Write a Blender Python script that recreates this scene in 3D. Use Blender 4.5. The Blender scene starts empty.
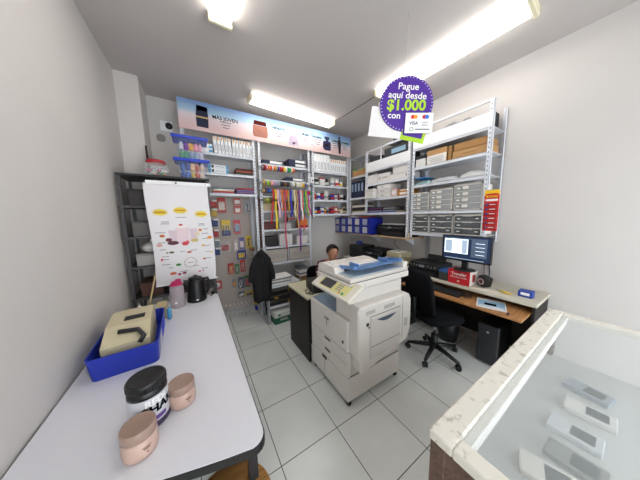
import bpy, math, random
from mathutils import Matrix, Vector, Euler
random.seed(7)
COL = bpy.context.scene.collection
PI = math.pi
def R(d): return math.radians(d)

# ------------------------------------------------------------------ materials
def lin(h):
    h = h.lstrip('#')
    o = []
    for i in (0, 2, 4):
        c = int(h[i:i+2], 16) / 255
        o.append(c / 12.92 if c <= .04045 else ((c + .055) / 1.055) ** 2.4)
    return (*o, 1)
_mats = {}
def mat(h, rough=.5, metal=0., kind='plain', alpha=1., emit=0., scale=30., var=.06, bump=0., name=None):
    key = (h, rough, metal, kind, alpha, emit, scale, var, bump)
    if key in _mats: return _mats[key]
    m = bpy.data.materials.new(name or ('surface_' + h.lstrip('#') + '_' + kind))
    m.use_nodes = True
    nt = m.node_tree; N = nt.nodes; L = nt.links
    b = N['Principled BSDF']
    b.inputs['Roughness'].default_value = rough
    b.inputs['Metallic'].default_value = metal
    if rough >= .9 or kind == 'banner': b.inputs['Specular IOR Level'].default_value = .05   # matte print
    c = lin(h)
    b.inputs['Base Color'].default_value = c
    if kind == 'glass':
        b.inputs['Transmission Weight'].default_value = alpha
        b.inputs['IOR'].default_value = 1.3
        _mats[key] = m
        return m
    if kind == 'film':                       # thin clear plastic: part transparent, part glossy
        t = N.new('ShaderNodeBsdfTransparent'); mx = N.new('ShaderNodeMixShader')
        mx.inputs[0].default_value = 1 - alpha
        t.inputs[0].default_value = (1, 1, 1, 1)
        L.new(b.outputs[0], mx.inputs[1]); L.new(t.outputs[0], mx.inputs[2])
        L.new(mx.outputs[0], N['Material Output'].inputs[0])
        _mats[key] = m
        return m
    if emit > 0:
        b.inputs['Emission Color'].default_value = c
        b.inputs['Emission Strength'].default_value = emit
        _mats[key] = m
        return m
    tc = N.new('ShaderNodeTexCoord')
    nz = N.new('ShaderNodeTexNoise'); nz.inputs['Scale'].default_value = scale; nz.inputs['Detail'].default_value = 4
    L.new(tc.outputs['Object'], nz.inputs['Vector'])
    if kind == 'plain':
        mp = N.new('ShaderNodeMapRange')
        mp.inputs['To Min'].default_value = 1 - var; mp.inputs['To Max'].default_value = 1 + var
        L.new(nz.outputs['Fac'], mp.inputs['Value'])
        mu = N.new('ShaderNodeVectorMath'); mu.operation = 'SCALE'
        mu.inputs[0].default_value = c[:3]
        L.new(mp.outputs[0], mu.inputs['Scale']); L.new(mu.outputs[0], b.inputs['Base Color'])
    elif kind == 'wood':
        mpg = N.new('ShaderNodeMapping'); mpg.inputs['Scale'].default_value = (1, 9, 9)
        L.new(tc.outputs['Object'], mpg.inputs[0]); L.new(mpg.outputs[0], nz.inputs['Vector'])
        nz.inputs['Scale'].default_value = 5; nz.inputs['Distortion'].default_value = 1.2
        cr = N.new('ShaderNodeValToRGB')
        cr.color_ramp.elements[0].position = .3; cr.color_ramp.elements[1].position = .7
        cr.color_ramp.elements[0].color = (c[0]*.6, c[1]*.55, c[2]*.5, 1); cr.color_ramp.elements[1].color = c
        L.new(nz.outputs['Fac'], cr.inputs[0]); L.new(cr.outputs[0], b.inputs['Base Color'])
    elif kind == 'worn':                     # chipped white paint over grey-brown board
        nz.inputs['Scale'].default_value = scale; nz.inputs['Detail'].default_value = 8
        cr = N.new('ShaderNodeValToRGB')
        cr.color_ramp.elements[0].position = .30; cr.color_ramp.elements[1].position = .42
        cr.color_ramp.elements[0].color = lin('#bcb3a6'); cr.color_ramp.elements[1].color = c
        L.new(nz.outputs['Fac'], cr.inputs[0]); L.new(cr.outputs[0], b.inputs['Base Color'])
    elif kind == 'plaid':
        w = []
        for ax, sc in (('X', 9.), ('Z', 9.)):
            wv = N.new('ShaderNodeTexWave'); wv.bands_direction = ax; wv.inputs['Scale'].default_value = sc
            L.new(tc.outputs['Object'], wv.inputs['Vector']); w.append(wv)
        ad = N.new('ShaderNodeMath'); ad.operation = 'ADD'
        L.new(w[0].outputs['Fac'], ad.inputs[0]); L.new(w[1].outputs['Fac'], ad.inputs[1])
        cr = N.new('ShaderNodeValToRGB'); cr.color_ramp.interpolation = 'CONSTANT'
        e = cr.color_ramp.elements; e[0].color = lin('#1f0f18'); e[1].position = .42; e[1].color = lin('#5c1526')
        e2 = e.new(.92); e2.color = lin('#b39aa0')
        dv = N.new('ShaderNodeMath'); dv.operation = 'MULTIPLY'; dv.inputs[1].default_value = .52
        L.new(ad.outputs[0], dv.inputs[0]); L.new(dv.outputs[0], cr.inputs[0]); L.new(cr.outputs[0], b.inputs['Base Color'])
    elif kind == 'sheets':                   # edges of piled paper
        wv = N.new('ShaderNodeTexWave'); wv.bands_direction = 'Z'; wv.inputs['Scale'].default_value = 40
        wv.inputs['Distortion'].default_value = 1.5
        L.new(tc.outputs['Object'], wv.inputs['Vector'])
        cr = N.new('ShaderNodeValToRGB'); cr.color_ramp.elements[0].color = (c[0]*.45, c[1]*.42, c[2]*.4, 1); cr.color_ramp.elements[1].color = c
        L.new(wv.outputs['Fac'], cr.inputs[0]); L.new(cr.outputs[0], b.inputs['Base Color'])
    elif kind == 'banner':                   # printed sky: blue at the top edge, pink below
        sp = N.new('ShaderNodeSeparateXYZ'); L.new(tc.outputs['Generated'], sp.inputs[0])
        ad = N.new('ShaderNodeMath'); ad.operation = 'MULTIPLY_ADD'; ad.inputs[1].default_value = .18
        L.new(nz.outputs['Fac'], ad.inputs[0]); L.new(sp.outputs['Z'], ad.inputs[2]); nz.inputs['Scale'].default_value = 1.2
        cr = N.new('ShaderNodeValToRGB'); e = cr.color_ramp.elements
        e[0].color = lin('#dcbdba'); e[1].color = lin('#7f99c2'); e[0].position = .25; e[1].position = 1.0
        e2 = e.new(.62); e2.color = lin('#dccfd4'); e3 = e.new(.74); e3.color = lin('#a6c3d4')
        L.new(ad.outputs[0], cr.inputs[0]); L.new(cr.outputs[0], b.inputs['Base Color'])
    if bump:
        bp = N.new('ShaderNodeBump'); bp.inputs['Strength'].default_value = bump; bp.inputs['Distance'].default_value = .01
        L.new(nz.outputs['Fac'], bp.inputs['Height']); L.new(bp.outputs[0], b.inputs['Normal'])
    _mats[key] = m
    return m
WHITE = mat('#f1f1f2', .5); CREAM = mat('#dcd7ca', .45); BLACK = mat('#0b0b0d', .45); DARK = mat('#26262a', .5)
STEEL = mat('#dde0e7', .4, 0.); GREYM = mat('#a5a7ab', .4, .3); CARD = mat('#b58a58', .8); PAPER = mat('#eeecea', .8)
RED = mat('#b3202a', .5); BLUE = mat('#1d2f9e', .4); NAVY = mat('#1b2440', .5); YEL = mat('#e8c21e', .5)
CLEAR = mat('#f2f6fa', .08, kind='film', alpha=.10); SMOKY = mat('#8d9194', .12, kind='film', alpha=.55)
CHROME = mat('#c8cacc', .2, .9)

# ------------------------------------------------------------------ mesh building
class MB:
    def __init__(s): s.v = []; s.f = []; s.mi = []; s.sm = []; s.ms = []; s.M = Matrix()
    def m(s, material):
        if material not in s.ms: s.ms.append(material)
        s.c = s.ms.index(material); return s
    def at(s, loc=(0, 0, 0), rot=(0, 0, 0), scale=(1, 1, 1)):
        s.M = Matrix.LocRotScale(Vector(loc), Euler(rot), Vector(scale)); return s
    def add(s, vs, fs, smooth=False):
        o = len(s.v)
        s.v += [s.M @ Vector(p) for p in vs]
        for f in fs: s.f.append([o + i for i in f]); s.mi.append(s.c); s.sm.append(smooth)
        return s
    def box(s, c, d, b=0.):
        hx, hy, hz = d[0]/2, d[1]/2, d[2]/2
        b = min(b, hx*.9, hy*.9, hz*.9)
        if b <= 0:
            vs = [(c[0]+i*hx, c[1]+j*hy, c[2]+k*hz) for i in (-1, 1) for j in (-1, 1) for k in (-1, 1)]
            return s.add(vs, [(0,1,3,2),(4,6,7,5),(0,4,5,1),(2,3,7,6),(0,2,6,4),(1,5,7,3)])
        vs = []; ix = {}
        for i in (-1, 1):
            for j in (-1, 1):
                for k in (-1, 1):
                    for a in range(3):
                        p = [i*(hx-b), j*(hy-b), k*(hz-b)]
                        p[a] = (i*hx, j*hy, k*hz)[a]
                        ix[(i, j, k, a)] = len(vs); vs.append((c[0]+p[0], c[1]+p[1], c[2]+p[2]))
        fs = []
        for sg in (-1, 1):
            fs.append([ix[(sg, j, k, 0)] for j, k in ((-1,-1),(1,-1),(1,1),(-1,1))])
            fs.append([ix[(i, sg, k, 1)] for i, k in ((-1,-1),(1,-1),(1,1),(-1,1))])
            fs.append([ix[(i, j, sg, 2)] for i, j in ((-1,-1),(1,-1),(1,1),(-1,1))])
        for a in (-1, 1):
            for q in (-1, 1):
                fs.append([ix[(a,q,-1,0)], ix[(a,q,1,0)], ix[(a,q,1,1)], ix[(a,q,-1,1)]])
                fs.append([ix[(a,-1,q,0)], ix[(a,1,q,0)], ix[(a,1,q,2)], ix[(a,-1,q,2)]])
                fs.append([ix[(-1,a,q,1)], ix[(1,a,q,1)], ix[(1,a,q,2)], ix[(-1,a,q,2)]])
        for i in (-1, 1):
            for j in (-1, 1):
                for k in (-1, 1): fs.append([ix[(i,j,k,a)] for a in range(3)])
        return s.add(vs, fs)
    def bb(s, x0, x1, y0, y1, z0, z1, b=0.): return s.box(((x0+x1)/2, (y0+y1)/2, (z0+z1)/2), (x1-x0, y1-y0, z1-z0), b)
    def lathe(s, prof, c=(0, 0, 0), axis='z', n=20, smooth=True, cap=True):
        vs = []; fs = []
        for r, h in prof:
            for k in range(n):
                a = 2*PI*k/n; x, y = r*math.cos(a), r*math.sin(a)
                p = {'z': (x, y, h), 'x': (h, x, y), 'y': (x, h, y)}[axis]
                vs.append((c[0]+p[0], c[1]+p[1], c[2]+p[2]))
        for i in range(len(prof)-1):
            for k in range(n): fs.append((i*n+k, i*n+(k+1) % n, (i+1)*n+(k+1) % n, (i+1)*n+k))
        s.add(vs, fs, smooth)
        if cap:
            if prof[0][0] > 1e-5: s.f.append([len(s.v)-len(vs)+k for k in range(n)]); s.mi.append(s.c); s.sm.append(False)
            if prof[-1][0] > 1e-5: s.f.append([len(s.v)-n+k for k in range(n)]); s.mi.append(s.c); s.sm.append(False)
        return s
    def cyl(s, c, r, h, axis='z', n=20, r2=None, b=0.):
        r2 = r if r2 is None else r2
        if b: pr = [(r-b, 0), (r, b), (r2, h-b), (r2-b, h)]
        else: pr = [(r, 0), (r2, h)]
        return s.lathe(pr, c, axis, n)
    def ball(s, c, r, n=14, sz=(1, 1, 1)):
        pr = [(max(1e-6, r*math.sin(PI*i/8)), -r*math.cos(PI*i/8)) for i in range(9)]
        o = len(s.v); s.lathe(pr, (0, 0, 0), 'z', n, cap=False)
        Mi = s.M.inverted()
        for i in range(o, len(s.v)):
            p = Mi @ s.v[i]; s.v[i] = s.M @ Vector((c[0]+p[0]*sz[0], c[1]+p[1]*sz[1], c[2]+p[2]*sz[2]))
        return s
    def tube(s, pts, r, n=8, cap=True):
        pts = [Vector(p) for p in pts]; rs = r if isinstance(r, (list, tuple)) else [r]*len(pts)
        vs = []; fs = []; up = None
        for i, p in enumerate(pts):
            t = (pts[min(i+1, len(pts)-1)] - pts[max(i-1, 0)]).normalized()
            if up is None: up = Vector((0, 0, 1)) if abs(t.z) < .9 else Vector((1, 0, 0))
            a = t.cross(up).normalized(); b = a.cross(t).normalized(); up = b
            for k in range(n):
                q = 2*PI*k/n; vs.append(p + (a*math.cos(q) + b*math.sin(q))*rs[i])
        for i in range(len(pts)-1):
            for k in range(n): fs.append((i*n+k, i*n+(k+1) % n, (i+1)*n+(k+1) % n, (i+1)*n+k))
        if cap: fs += [list(range(n)), [len(vs)-n+k for k in range(n)]]
        return s.add(vs, fs, True)
    def prism(s, poly, a, b, axis='z'):
        n = len(poly); vs = []
        for h in (a, b):
            for p, q in poly: vs.append({'z': (p, q, h), 'y': (p, h, q), 'x': (h, p, q)}[axis])
        return s.add(vs, [list(range(n)), list(range(n, 2*n))] + [(k, (k+1) % n, n+(k+1) % n, n+k) for k in range(n)])
    def strip(s, pts, w, th=.0006):           # ribbon: pts path, w = half width vector
        w = Vector(w); vs = []; fs = []
        for i, p in enumerate(pts):
            p = Vector(p); t = (Vector(pts[min(i+1, len(pts)-1)]) - Vector(pts[max(i-1, 0)])).normalized()
            nrm = t.cross(w.normalized()).normalized()*th
            vs += [p-w-nrm, p+w-nrm, p+w+nrm, p-w+nrm]
        for i in range(len(pts)-1):
            for k in range(4): fs.append((4*i+k, 4*i+(k+1) % 4, 4*i+4+(k+1) % 4, 4*i+4+k))
        fs += [(0, 1, 2, 3), [len(vs)-4+k for k in range(4)]]
        return s.add(vs, fs, True)
    def text(s, string, size, loc, rot=(0, 0, 0), align='CENTER', bold=0., sx=1.):
        vs, fs = text_geo(string, size, align, bold)
        old = s.M
        s.M = old @ Matrix.LocRotScale(Vector(loc), Euler(rot), Vector((sx, 1, 1)))
        s.add(vs, fs); s.M = old
        return s
    def build(s, name, parent=None, recalc=True):
        me = bpy.data.meshes.new(name); me.from_pydata([tuple(p) for p in s.v], [], s.f); me.update()
        for m in s.ms: me.materials.append(m)
        for i, p in enumerate(me.polygons): p.material_index = s.mi[i]; p.use_smooth = s.sm[i]
        if recalc:
            import bmesh
            b = bmesh.new(); b.from_mesh(me); bmesh.ops.recalc_face_normals(b, faces=b.faces); b.to_mesh(me); b.free()
        o = bpy.data.objects.new(name, me); COL.objects.link(o)
        if parent: o.parent = parent
        return o
_tg = {}
def text_geo(string, size, align, bold):
    k = (string, size, align, bold)
    if k not in _tg:
        cu = bpy.data.curves.new('lettering', 'FONT'); cu.body = string; cu.size = size; cu.align_x = align; cu.align_y = 'CENTER'
        cu.offset = bold*size; cu.resolution_u = 3
        o = bpy.data.objects.new('lettering', cu); COL.objects.link(o)
        dg = bpy.context.evaluated_depsgraph_get()
        me = bpy.data.meshes.new_from_object(o.evaluated_get(dg))
        _tg[k] = ([tuple(v.co) for v in me.vertices], [list(p.vertices) for p in me.polygons])
        bpy.data.objects.remove(o); bpy.data.curves.remove(cu); bpy.data.meshes.remove(me)
    return _tg[k]

def tag(o, label, cat, group=None, kind=None):
    if label: o['label'] = label
    if cat: o['category'] = cat
    if group: o['group'] = group
    if kind: o['kind'] = kind
    return o
def thing(name, label, cat, loc=(0, 0, 0), rz=0., group=None):
    o = bpy.data.objects.new(name, None); COL.objects.link(o)
    o.empty_display_size = .05
    o.location = loc; o.rotation_euler = (0, 0, rz)
    return tag(o, label, cat, group)
def one(name, mb, label, cat, loc=(0, 0, 0), rz=0., group=None, rot=None):
    o = mb.build(name); o.location = loc; o.rotation_euler = rot or (0, 0, rz)
    return tag(o, label, cat, group)
def struct(name, mb): return tag(mb.build(name), None, None, kind='structure')
ORD = ['', 'second', 'third', 'fourth', 'fifth', 'sixth', 'seventh', 'eighth', 'ninth', 'tenth', 'eleventh', 'twelfth', 'thirteenth', 'fourteenth', 'fifteenth', 'sixteenth']
def nth(i, n, a='left', z='right'):
    if i == 0: return a+'most' if a in ('left',) else a
    if i == n-1: return z+'most' if z in ('right',) else z
    return ORD[i] + ' from the ' + a
def copy_tree(o, parent=None):
    c = o.copy(); COL.objects.link(c)
    if parent: c.parent = parent
    for ch in o.children: copy_tree(ch, c)
    return c

# ------------------------------------------------------------------ room
X0, X1, Y0, Y1, ZC = -.62, 2.92, -1.5, 3.45, 3.14
wallm = mat('#cdc8c4', .75, scale=3, var=.03, bump=.05)
ceilm = mat('#c3bcb8', .8, scale=2.5, var=.03, bump=.05)
# floor with procedural square tiles, 0.44 m
fm = bpy.data.materials.new('pale_floor_tiles'); fm.use_nodes = True
nt = fm.node_tree; N = nt.nodes; L = nt.links; b = N['Principled BSDF']; b.inputs['Roughness'].default_value = .28
geo = N.new('ShaderNodeNewGeometry'); sp = N.new('ShaderNodeSeparateXYZ'); L.new(geo.outputs['Position'], sp.inputs[0])
gl = []
for ax, off in (('X', .345), ('Y', 2.40)):
    a = N.new('ShaderNodeMath'); a.operation = 'SUBTRACT'; a.inputs[1].default_value = off - 44.; L.new(sp.outputs[ax], a.inputs[0])
    d = N.new('ShaderNodeMath'); d.operation = 'DIVIDE'; d.inputs[1].default_value = .44; L.new(a.outputs[0], d.inputs[0])
    f = N.new('ShaderNodeMath'); f.operation = 'FRACT'; L.new(d.outputs[0], f.inputs[0])
    q = N.new('ShaderNodeMath'); q.operation = 'SUBTRACT'; q.inputs[1].default_value = .5; L.new(f.outputs[0], q.inputs[0])
    w = N.new('ShaderNodeMath'); w.operation = 'ABSOLUTE'; L.new(q.outputs[0], w.inputs[0]); gl.append(w)
mxm = N.new('ShaderNodeMath'); mxm.operation = 'MAXIMUM'; L.new(gl[0].outputs[0], mxm.inputs[0]); L.new(gl[1].outputs[0], mxm.inputs[1])
gt = N.new('ShaderNodeMath'); gt.operation = 'GREATER_THAN'; gt.inputs[1].default_value = .4938; L.new(mxm.outputs[0], gt.inputs[0])
nz = N.new('ShaderNodeTexNoise'); nz.inputs['Scale'].default_value = 3; nz.inputs['Detail'].default_value = 6; L.new(geo.outputs['Position'], nz.inputs['Vector'])
cr = N.new('ShaderNodeValToRGB'); cr.color_ramp.elements[0].position = .3; cr.color_ramp.elements[1].position = .7
cr.color_ramp.elements[0].color = lin('#dbdedb'); cr.color_ramp.elements[1].color = lin('#e6e9e6'); L.new(nz.outputs['Fac'], cr.inputs[0])
mx = N.new('ShaderNodeMix'); mx.data_type = 'RGBA'; mx.inputs[7].default_value = lin('#5c5b59')
L.new(gt.outputs[0], mx.inputs[0]); L.new(cr.outputs[0], mx.inputs[6]); L.new(mx.outputs[2], b.inputs['Base Color'])
rm = N.new('ShaderNodeMapRange'); rm.inputs['To Min'].default_value = .28; rm.inputs['To Max'].default_value = .8
L.new(gt.outputs[0], rm.inputs['Value']); L.new(rm.outputs[0], b.inputs['Roughness'])
T = .12
struct('floor', MB().m(fm).bb(X0-T, X1+T, Y0-T, Y1+T, -T, 0))
struct('ceiling', MB().m(ceilm).bb(X0-T, X1+T, Y0-T, Y1+T, ZC, ZC+T))
struct('wall_back', MB().m(wallm).bb(X0-T, X1+T, Y1, Y1+T, 0, ZC))
struct('wall_left', MB().m(wallm).bb(X0-T, X0, Y0, Y1, 0, ZC))
struct('wall_right', MB().m(wallm).bb(X1, X1+T, Y0, Y1, 0, ZC))
# shop front behind the camera: open doorway to daylight
w = MB().m(wallm); w.bb(X0-T, -.45, Y0-T, Y0, 0, ZC); w.bb(2.6, X1+T, Y0-T, Y0, 0, ZC); w.bb(-.45, 2.6, Y0-T, Y0, 2.5, ZC)
struct('wall_front', w)
struct('trim_1', MB().m(wallm).bb(X0, -.42, 3.05, Y1, 0, ZC))
g = MB().m(mat('#b9b3ae', .6)); g.bb(-.40, X1, Y1-.012, Y1, 0, .07); struct('baseboard_back', g)
g = MB().m(mat('#b9b3ae', .6)); g.bb(X1-.012, X1, Y0, Y1-.012, 0, .07); struct('baseboard_right', g)

# ------------------------------------------------------------------ lights
tube_m = mat('#fffcf6', .4, emit=15.); end_m = mat('#efe6c4', .5)
def fixture(loc, rz, length, width, label, end_caps=True):
    t = thing('fluorescent_light', label, 'ceiling light', loc, rz, 'twin-tube ceiling lights')
    h = length/2
    p = MB().m(WHITE); p.prism([(-width/2, 0), (width/2, 0), (width/2*.55, -.03), (-width/2*.55, -.03)], -h, h, 'x')
    p.build('housing', t)
    for s in (-1, 1):
        MB().m(tube_m).cyl((-h+.03, s*width*.27, -.05), .019, length-.06, 'x', 14).build('fluorescent_tube', t)
    for e in (-1, 1):
        c = MB().m(end_m); c.bb(e*h-.012 if e < 0 else e*h-.02, e*h+.02 if e < 0 else e*h+.012, -width*.42, width*.42, -.075, 0, .006)
        c.build('end_cap', t)
    return t
fixture((1.38, 2.86, ZC), R(4), 1.36, .20, 'twin-tube white fluorescent ceiling light in front of the long perfume banner')
fixture((2.18, 1.25, ZC), R(93), 1.36, .29, 'twin-tube fluorescent ceiling light running along the right wall shelves, behind the hanging sign')
fixture((.28, 1.21, ZC), R(90), 1.32, .20, 'twin-tube fluorescent ceiling light nearest the camera, at the top edge of the view')
c = MB().m(mat('#4a4643', .6)); c.tube([(2.06, 2.9, ZC-.004), (2.1, 2.55, ZC-.004), (2.12, 2.2, ZC-.004), (2.13, 1.95, ZC-.004)], .004, 6)
one('ceiling_cable', c, 'thin dark cable running along the ceiling between two light fixtures', 'cable')

# ------------------------------------------------------------------ shelving
HOLE = mat('#55585c', .6)
def shelving(label, x0, x1, y0, y1, posts, shelves, face, ztop, zbot=0., extra=None, depth_lip=.035, holes=True, pm=STEEL):
    """open steel shelving; face: 'y' = opens toward -y, 'x' = opens toward -x"""
    t = thing('shelving_unit', label, 'shelving', ((x0+x1)/2, (y0+y1)/2, 0))
    cx, cy = (x0+x1)/2, (y0+y1)/2
    for px, py, *zb in posts:
        zbot_ = zbot; zbot = zb[0] if zb else zbot_
        m = MB().m(pm); ix = 1 if px < cx else -1; iy = 1 if py < cy else -1
        X, Y = px-cx, py-cy
        m.bb(min(X, X+ix*.036), max(X, X+ix*.036), min(Y, Y+iy*.003), max(Y, Y+iy*.003), zbot, ztop)
        m.bb(min(X, X+ix*.003), max(X, X+ix*.003), min(Y, Y+iy*.036), max(Y, Y+iy*.036), zbot, ztop)
        if holes and ((face == 'y' and iy > 0) or (face == 'x' and ix > 0)):
            m.m(HOLE); z = max(zbot, 1.2)+.03
            while z < ztop-.02:
                if face == 'y': m.bb(X+ix*.020-.004, X+ix*.020+.004, Y-.0008, Y+.001, z-.007, z+.007)
                else: m.bb(X-.0008, X+.001, Y+iy*.020-.004, Y+iy*.020+.004, z-.007, z+.007)
                z += .045
        m.build('post', t); zbot = zbot_
    for z in shelves:
        th = .004; lip = depth_lip
        if isinstance(z, tuple): z, lip = z
        m = MB().m(STEEL)
        m.bb(x0-cx+.004, x1-cx-.004, y0-cy+.004, y1-cy-.004, z-th, z)
        if face == 'y':
            m.bb(x0-cx+.004, x1-cx-.004, y0-cy+.004, y0-cy+.008, z-lip, z)
        else:
            m.bb(x0-cx+.004, x0-cx+.008, y0-cy+.004, y1-cy-.004, z-lip, z)
        m.build('shelf', t)
    if extra: extra(t, cx, cy)
    return t
YF = 3.12; YB = 3.43
def rect_posts(x0, x1, y0, y1): return [(x0, y0), (x1, y0), (x0, y1), (x1, y1)]
LZ_ = (2.46, 2.20, 1.93)
shelving('left bay of the back wall steel shelving, above the pegboard', -.08, .82, YF, YB, rect_posts(-.08, .82, YF, YB), LZ_, 'y', 2.72)
RODS = []
def mid_extra(t, cx, cy):
    for z, yy in ((2.325, YF-.05), (2.095, YF-.09), (1.985, YF-.06), (1.845, YF-.06)):
        m = MB().m(CHROME).cyl((-.455, yy-cy, z), .008, .90, 'x', 10)
        m.bb(-.452, -.446, yy-cy, YF-cy, z-.008, z+.008); m.bb(.436, .442, yy-cy, YF-cy, z-.008, z+.008)
        m.build('rod', t)
    m = MB().m(STEEL); m.bb(-.005, .005, YF-cy+.01, YB-cy-.01, .84, 1.10); m.build('divider', t)
shelving('middle bay of the back wall steel shelving, hung with ribbon rolls', .86, 1.74, YF, YB, rect_posts(.86, 1.74, YF, YB),
         (2.40, 2.17, 1.92, 1.69, 1.39, 1.11, .84), 'y', 2.72, extra=mid_extra, depth_lip=.03)
shelving('right bay of the back wall steel shelving, full of paint bottles', 1.78, 2.60, YF, YB, rect_posts(1.78, 2.60, YF, YB),
         (2.385, 2.14, 1.885, 1.63), 'y', 2.72, zbot=1.57)
# low rack standing in front of the middle bay
def low_extra(t, cx, cy): MB().m(GREYM).bb(.803-cx, .823-cx, 2.80-cy, 2.812-cy, .62, 1.19).build('tall_post', t)
shelving('low grey steel rack standing on the floor in front of the middle shelving bay', .80, 1.36, 2.80, 3.10, rect_posts(.80, 1.36, 2.80, 3.10),
         (.26, .57, ), 'y', .62, extra=low_extra, holes=False, pm=GREYM)

XF = 2.55; XB = 2.90
def fascia(z0, z1, y0, y1, rail):
    def ex(t, cx, cy):
        m = MB().m(WHITE); m.bb(XF-cx-.004, XF-cx, y0-cy+.005, y1-cy-.005, z0, z1, .001); m.build('front_board', t)
        m = MB().m(STEEL); m.bb(XF-cx-.003, XF-cx+.018, y0-cy, y1-cy, rail-.018, rail); m.build('top_rail', t)
    return ex
def exA(t, cx, cy): fascia(2.445, 2.58, .87, 1.73, 2.70)(t, cx, cy)
def exB(t, cx, cy):
    fascia(2.32, 2.46, 1.76, 2.60, 2.655)(t, cx, cy)
    m = MB().m(STEEL); m.bb(XF-cx-.003, XF-cx+.012, 2.27-cy, 2.285-cy, 2.46, 2.655); m.build('upright', t)
shelving('near bay of the right wall steel shelving, holding the clear drawer boxes', XF, XB, .87, 1.73, rect_posts(XF, XB, .87, 1.73),
         ((2.45, .03), 2.21, 1.98, 1.63, 1.345), 'x', 2.70, zbot=1.27, extra=exA)
shelving('centre bay of the right wall steel shelving, holding stacked white boxes', XF, XB, 1.76, 2.60, [(XF, 1.76), (XB, 1.76), (XF, 2.60, 1.60), (XB, 2.60, 1.60)],
         ((2.33, .03), 2.11, 1.865, 1.63), 'x', 2.66, zbot=1.255, extra=exB)
shelving('corner bay of the right wall steel shelving, holding navy binders', XF+.05, XB, 2.63, 3.10, rect_posts(XF+.05, XB, 2.63, 3.10),
         ((2.65, .01), 2.31, 1.92, 1.63), 'x', 2.66, zbot=1.60, holes=False)
m = MB().m(mat('#c9ad8a', .6, kind='wood')); m.bb(2.50, 2.918, 1.74, 3.44, 1.235, 1.255, .002)
for yy in (1.9, 2.6, 3.3): m.m(STEEL).prism([(2.90, 1.235), (2.62, 1.235), (2.918, 1.10), (2.918, 1.235)][0:4], yy, yy+.01, 'y')
one('wall_shelf', m, 'long wooden wall shelf on brackets under the blue bins', 'shelf')

# ------------------------------------------------------------------ banner
bn = thing('banner', 'long blue and pink perfume advertising banner above the back shelves', 'banner', (1.275, 3.108, 2.70))
m = MB().m(mat('#ffffff', .55, kind='banner', name='banner_print')); m.bb(-1.36, 1.36, -.002, .002, 0, .355); 
m.at((0, -.0032, 0))
INK = mat('#0e0e14', .95); INK2 = mat('#55525f', .95); GOLD = mat('#c9a25c', .4, .3)
FX = (PI/2, 0, 0)
def bx(m, x0, x1, z0, z1): m.add([(x0, 0, z0), (x1, 0, z0), (x1, 0, z1), (x0, 0, z1)], [(0, 1, 2, 3)])
def poly(m, pts, dy=0): m.add([(p[0], dy, p[1]) for p in pts], [list(range(len(pts)))])
m.m(mat('#161c3a', .5)); poly(m, [(-1.17, .05), (-1.04, .05), (-1.035, .16), (-1.175, .16)]); poly(m, [(-1.175, .18), (-1.035, .18), (-1.04, .30), (-1.16, .31)])
m.m(GOLD); bx(m, -1.175, -1.035, .162, .178); m.m(mat('#2c49a4', .5)); bx(m, -1.16, -1.045, .25, .30)

m.m(mat('#a06f60', .95)); poly(m, [(-.46, .06), (-.27, .06), (-.255, .10), (-.255, .22), (-.47, .22), (-.475, .10)]); m.m(mat('#4a1a18', .95)); poly(m, [(-.46, .225), (-.27, .225), (-.275, .285), (-.45, .285)])
m.m(INK2); bx(m, -.41, -.33, .15, .155); bx(m, -.40, -.34, .13, .134)
m.m(mat('#b3a4b6', .95)); poly(m, [(.08, .03), (.26, .03), (.21, .30), (.12, .30)]); m.m(mat('#d96a72', .5)); bx(m, .15, .2, .05, .08); m.m(mat('#9fb2cf', .5)); bx(m, .11, .115, .1, .2)
m.m(mat('#29284d', .5)); poly(m, [(.73, .09), (.77, .05), (.88, .05), (.90, .08), (.90, .18), (.88, .205), (.75, .205), (.73, .18)]); bx(m, .79, .845, .205, .235); bx(m, .765, .865, .235, .28); m.m(GOLD); bx(m, .755, .87, .13, .15)
m.m(mat('#2a1c24', .5)); poly(m, [(1.08, .03), (1.12, .03), (1.13, .2), (1.115, .28), (1.065, .28), (1.05, .22)]); bx(m, 1.07, 1.11, .285, .33)
m.m(INK)
m.text('MÁS JOVEN', .062, (-.83, 0, .205), FX, bold=.02)
for x, s in ((-.08, 'HIDRATA'), (.39, 'MUJER'), (.61, 'AROMAS'), (.99, 'DAMA'), (1.23, 'HOMBRE')):
    m.text(s, .046, (x, 0, .235), FX, bold=.035)
m.m(INK2)
for x in (-.83, -.08, .40, .62, 1.0, 1.22):
    for k in range(3):
        w = .07-.015*k; z = (.16 if x == -.83 else .19)-.035*k; bx(m, x-w, x+w, z, z+.009)
m.m(mat('#3d8fa5', .5)); bx(m, .50, .53, .25, .28); bx(m, .49, .54, .16, .17); bx(m, .49, .54, .09, .1)
m.build('banner_sheet', bn)

# ------------------------------------------------------------------ files on the top shelves
def folder_mesh(kind):
    t = bpy.data.objects.new('file_folder', None); COL.objects.link(t)
    return t
def make_folder(w, h, tagm):
    t = thing('file_folder', 'x', 'folder')
    m = MB().m(WHITE); m.bb(-w/2, w/2, 0, .23, 0, h, .004); m.m(mat('#c8c9cd', .6)); m.bb(-w*.28, w*.28, -.0008, .001, .03, h*.55); m.build('cover', t)
    if tagm: m = MB().m(tagm); m.bb(-w*.2, w*.2, -.002, .001, h*.78, h*.97); m.build('label_tag', t)
    return t
ORT = mat('#d99a3a', .6)
n = 11; proto = None
for i in range(n):
    o = make_folder(.04, .215, ORT) if proto is None else copy_tree(proto)
    if proto is None: proto = o
    o.location = (.305+i*.0455, YF+.012, 2.4602); o.rotation_euler = (0, R(-4) if i < 5 else 0, 0)
    if i < 5: o.location.z += .002
    o['label'] = 'white folder with orange tag, %s on the left top shelf' % nth(i, n); o['group'] = 'white folders on the left top shelf'
n = 5; proto = None
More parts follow.
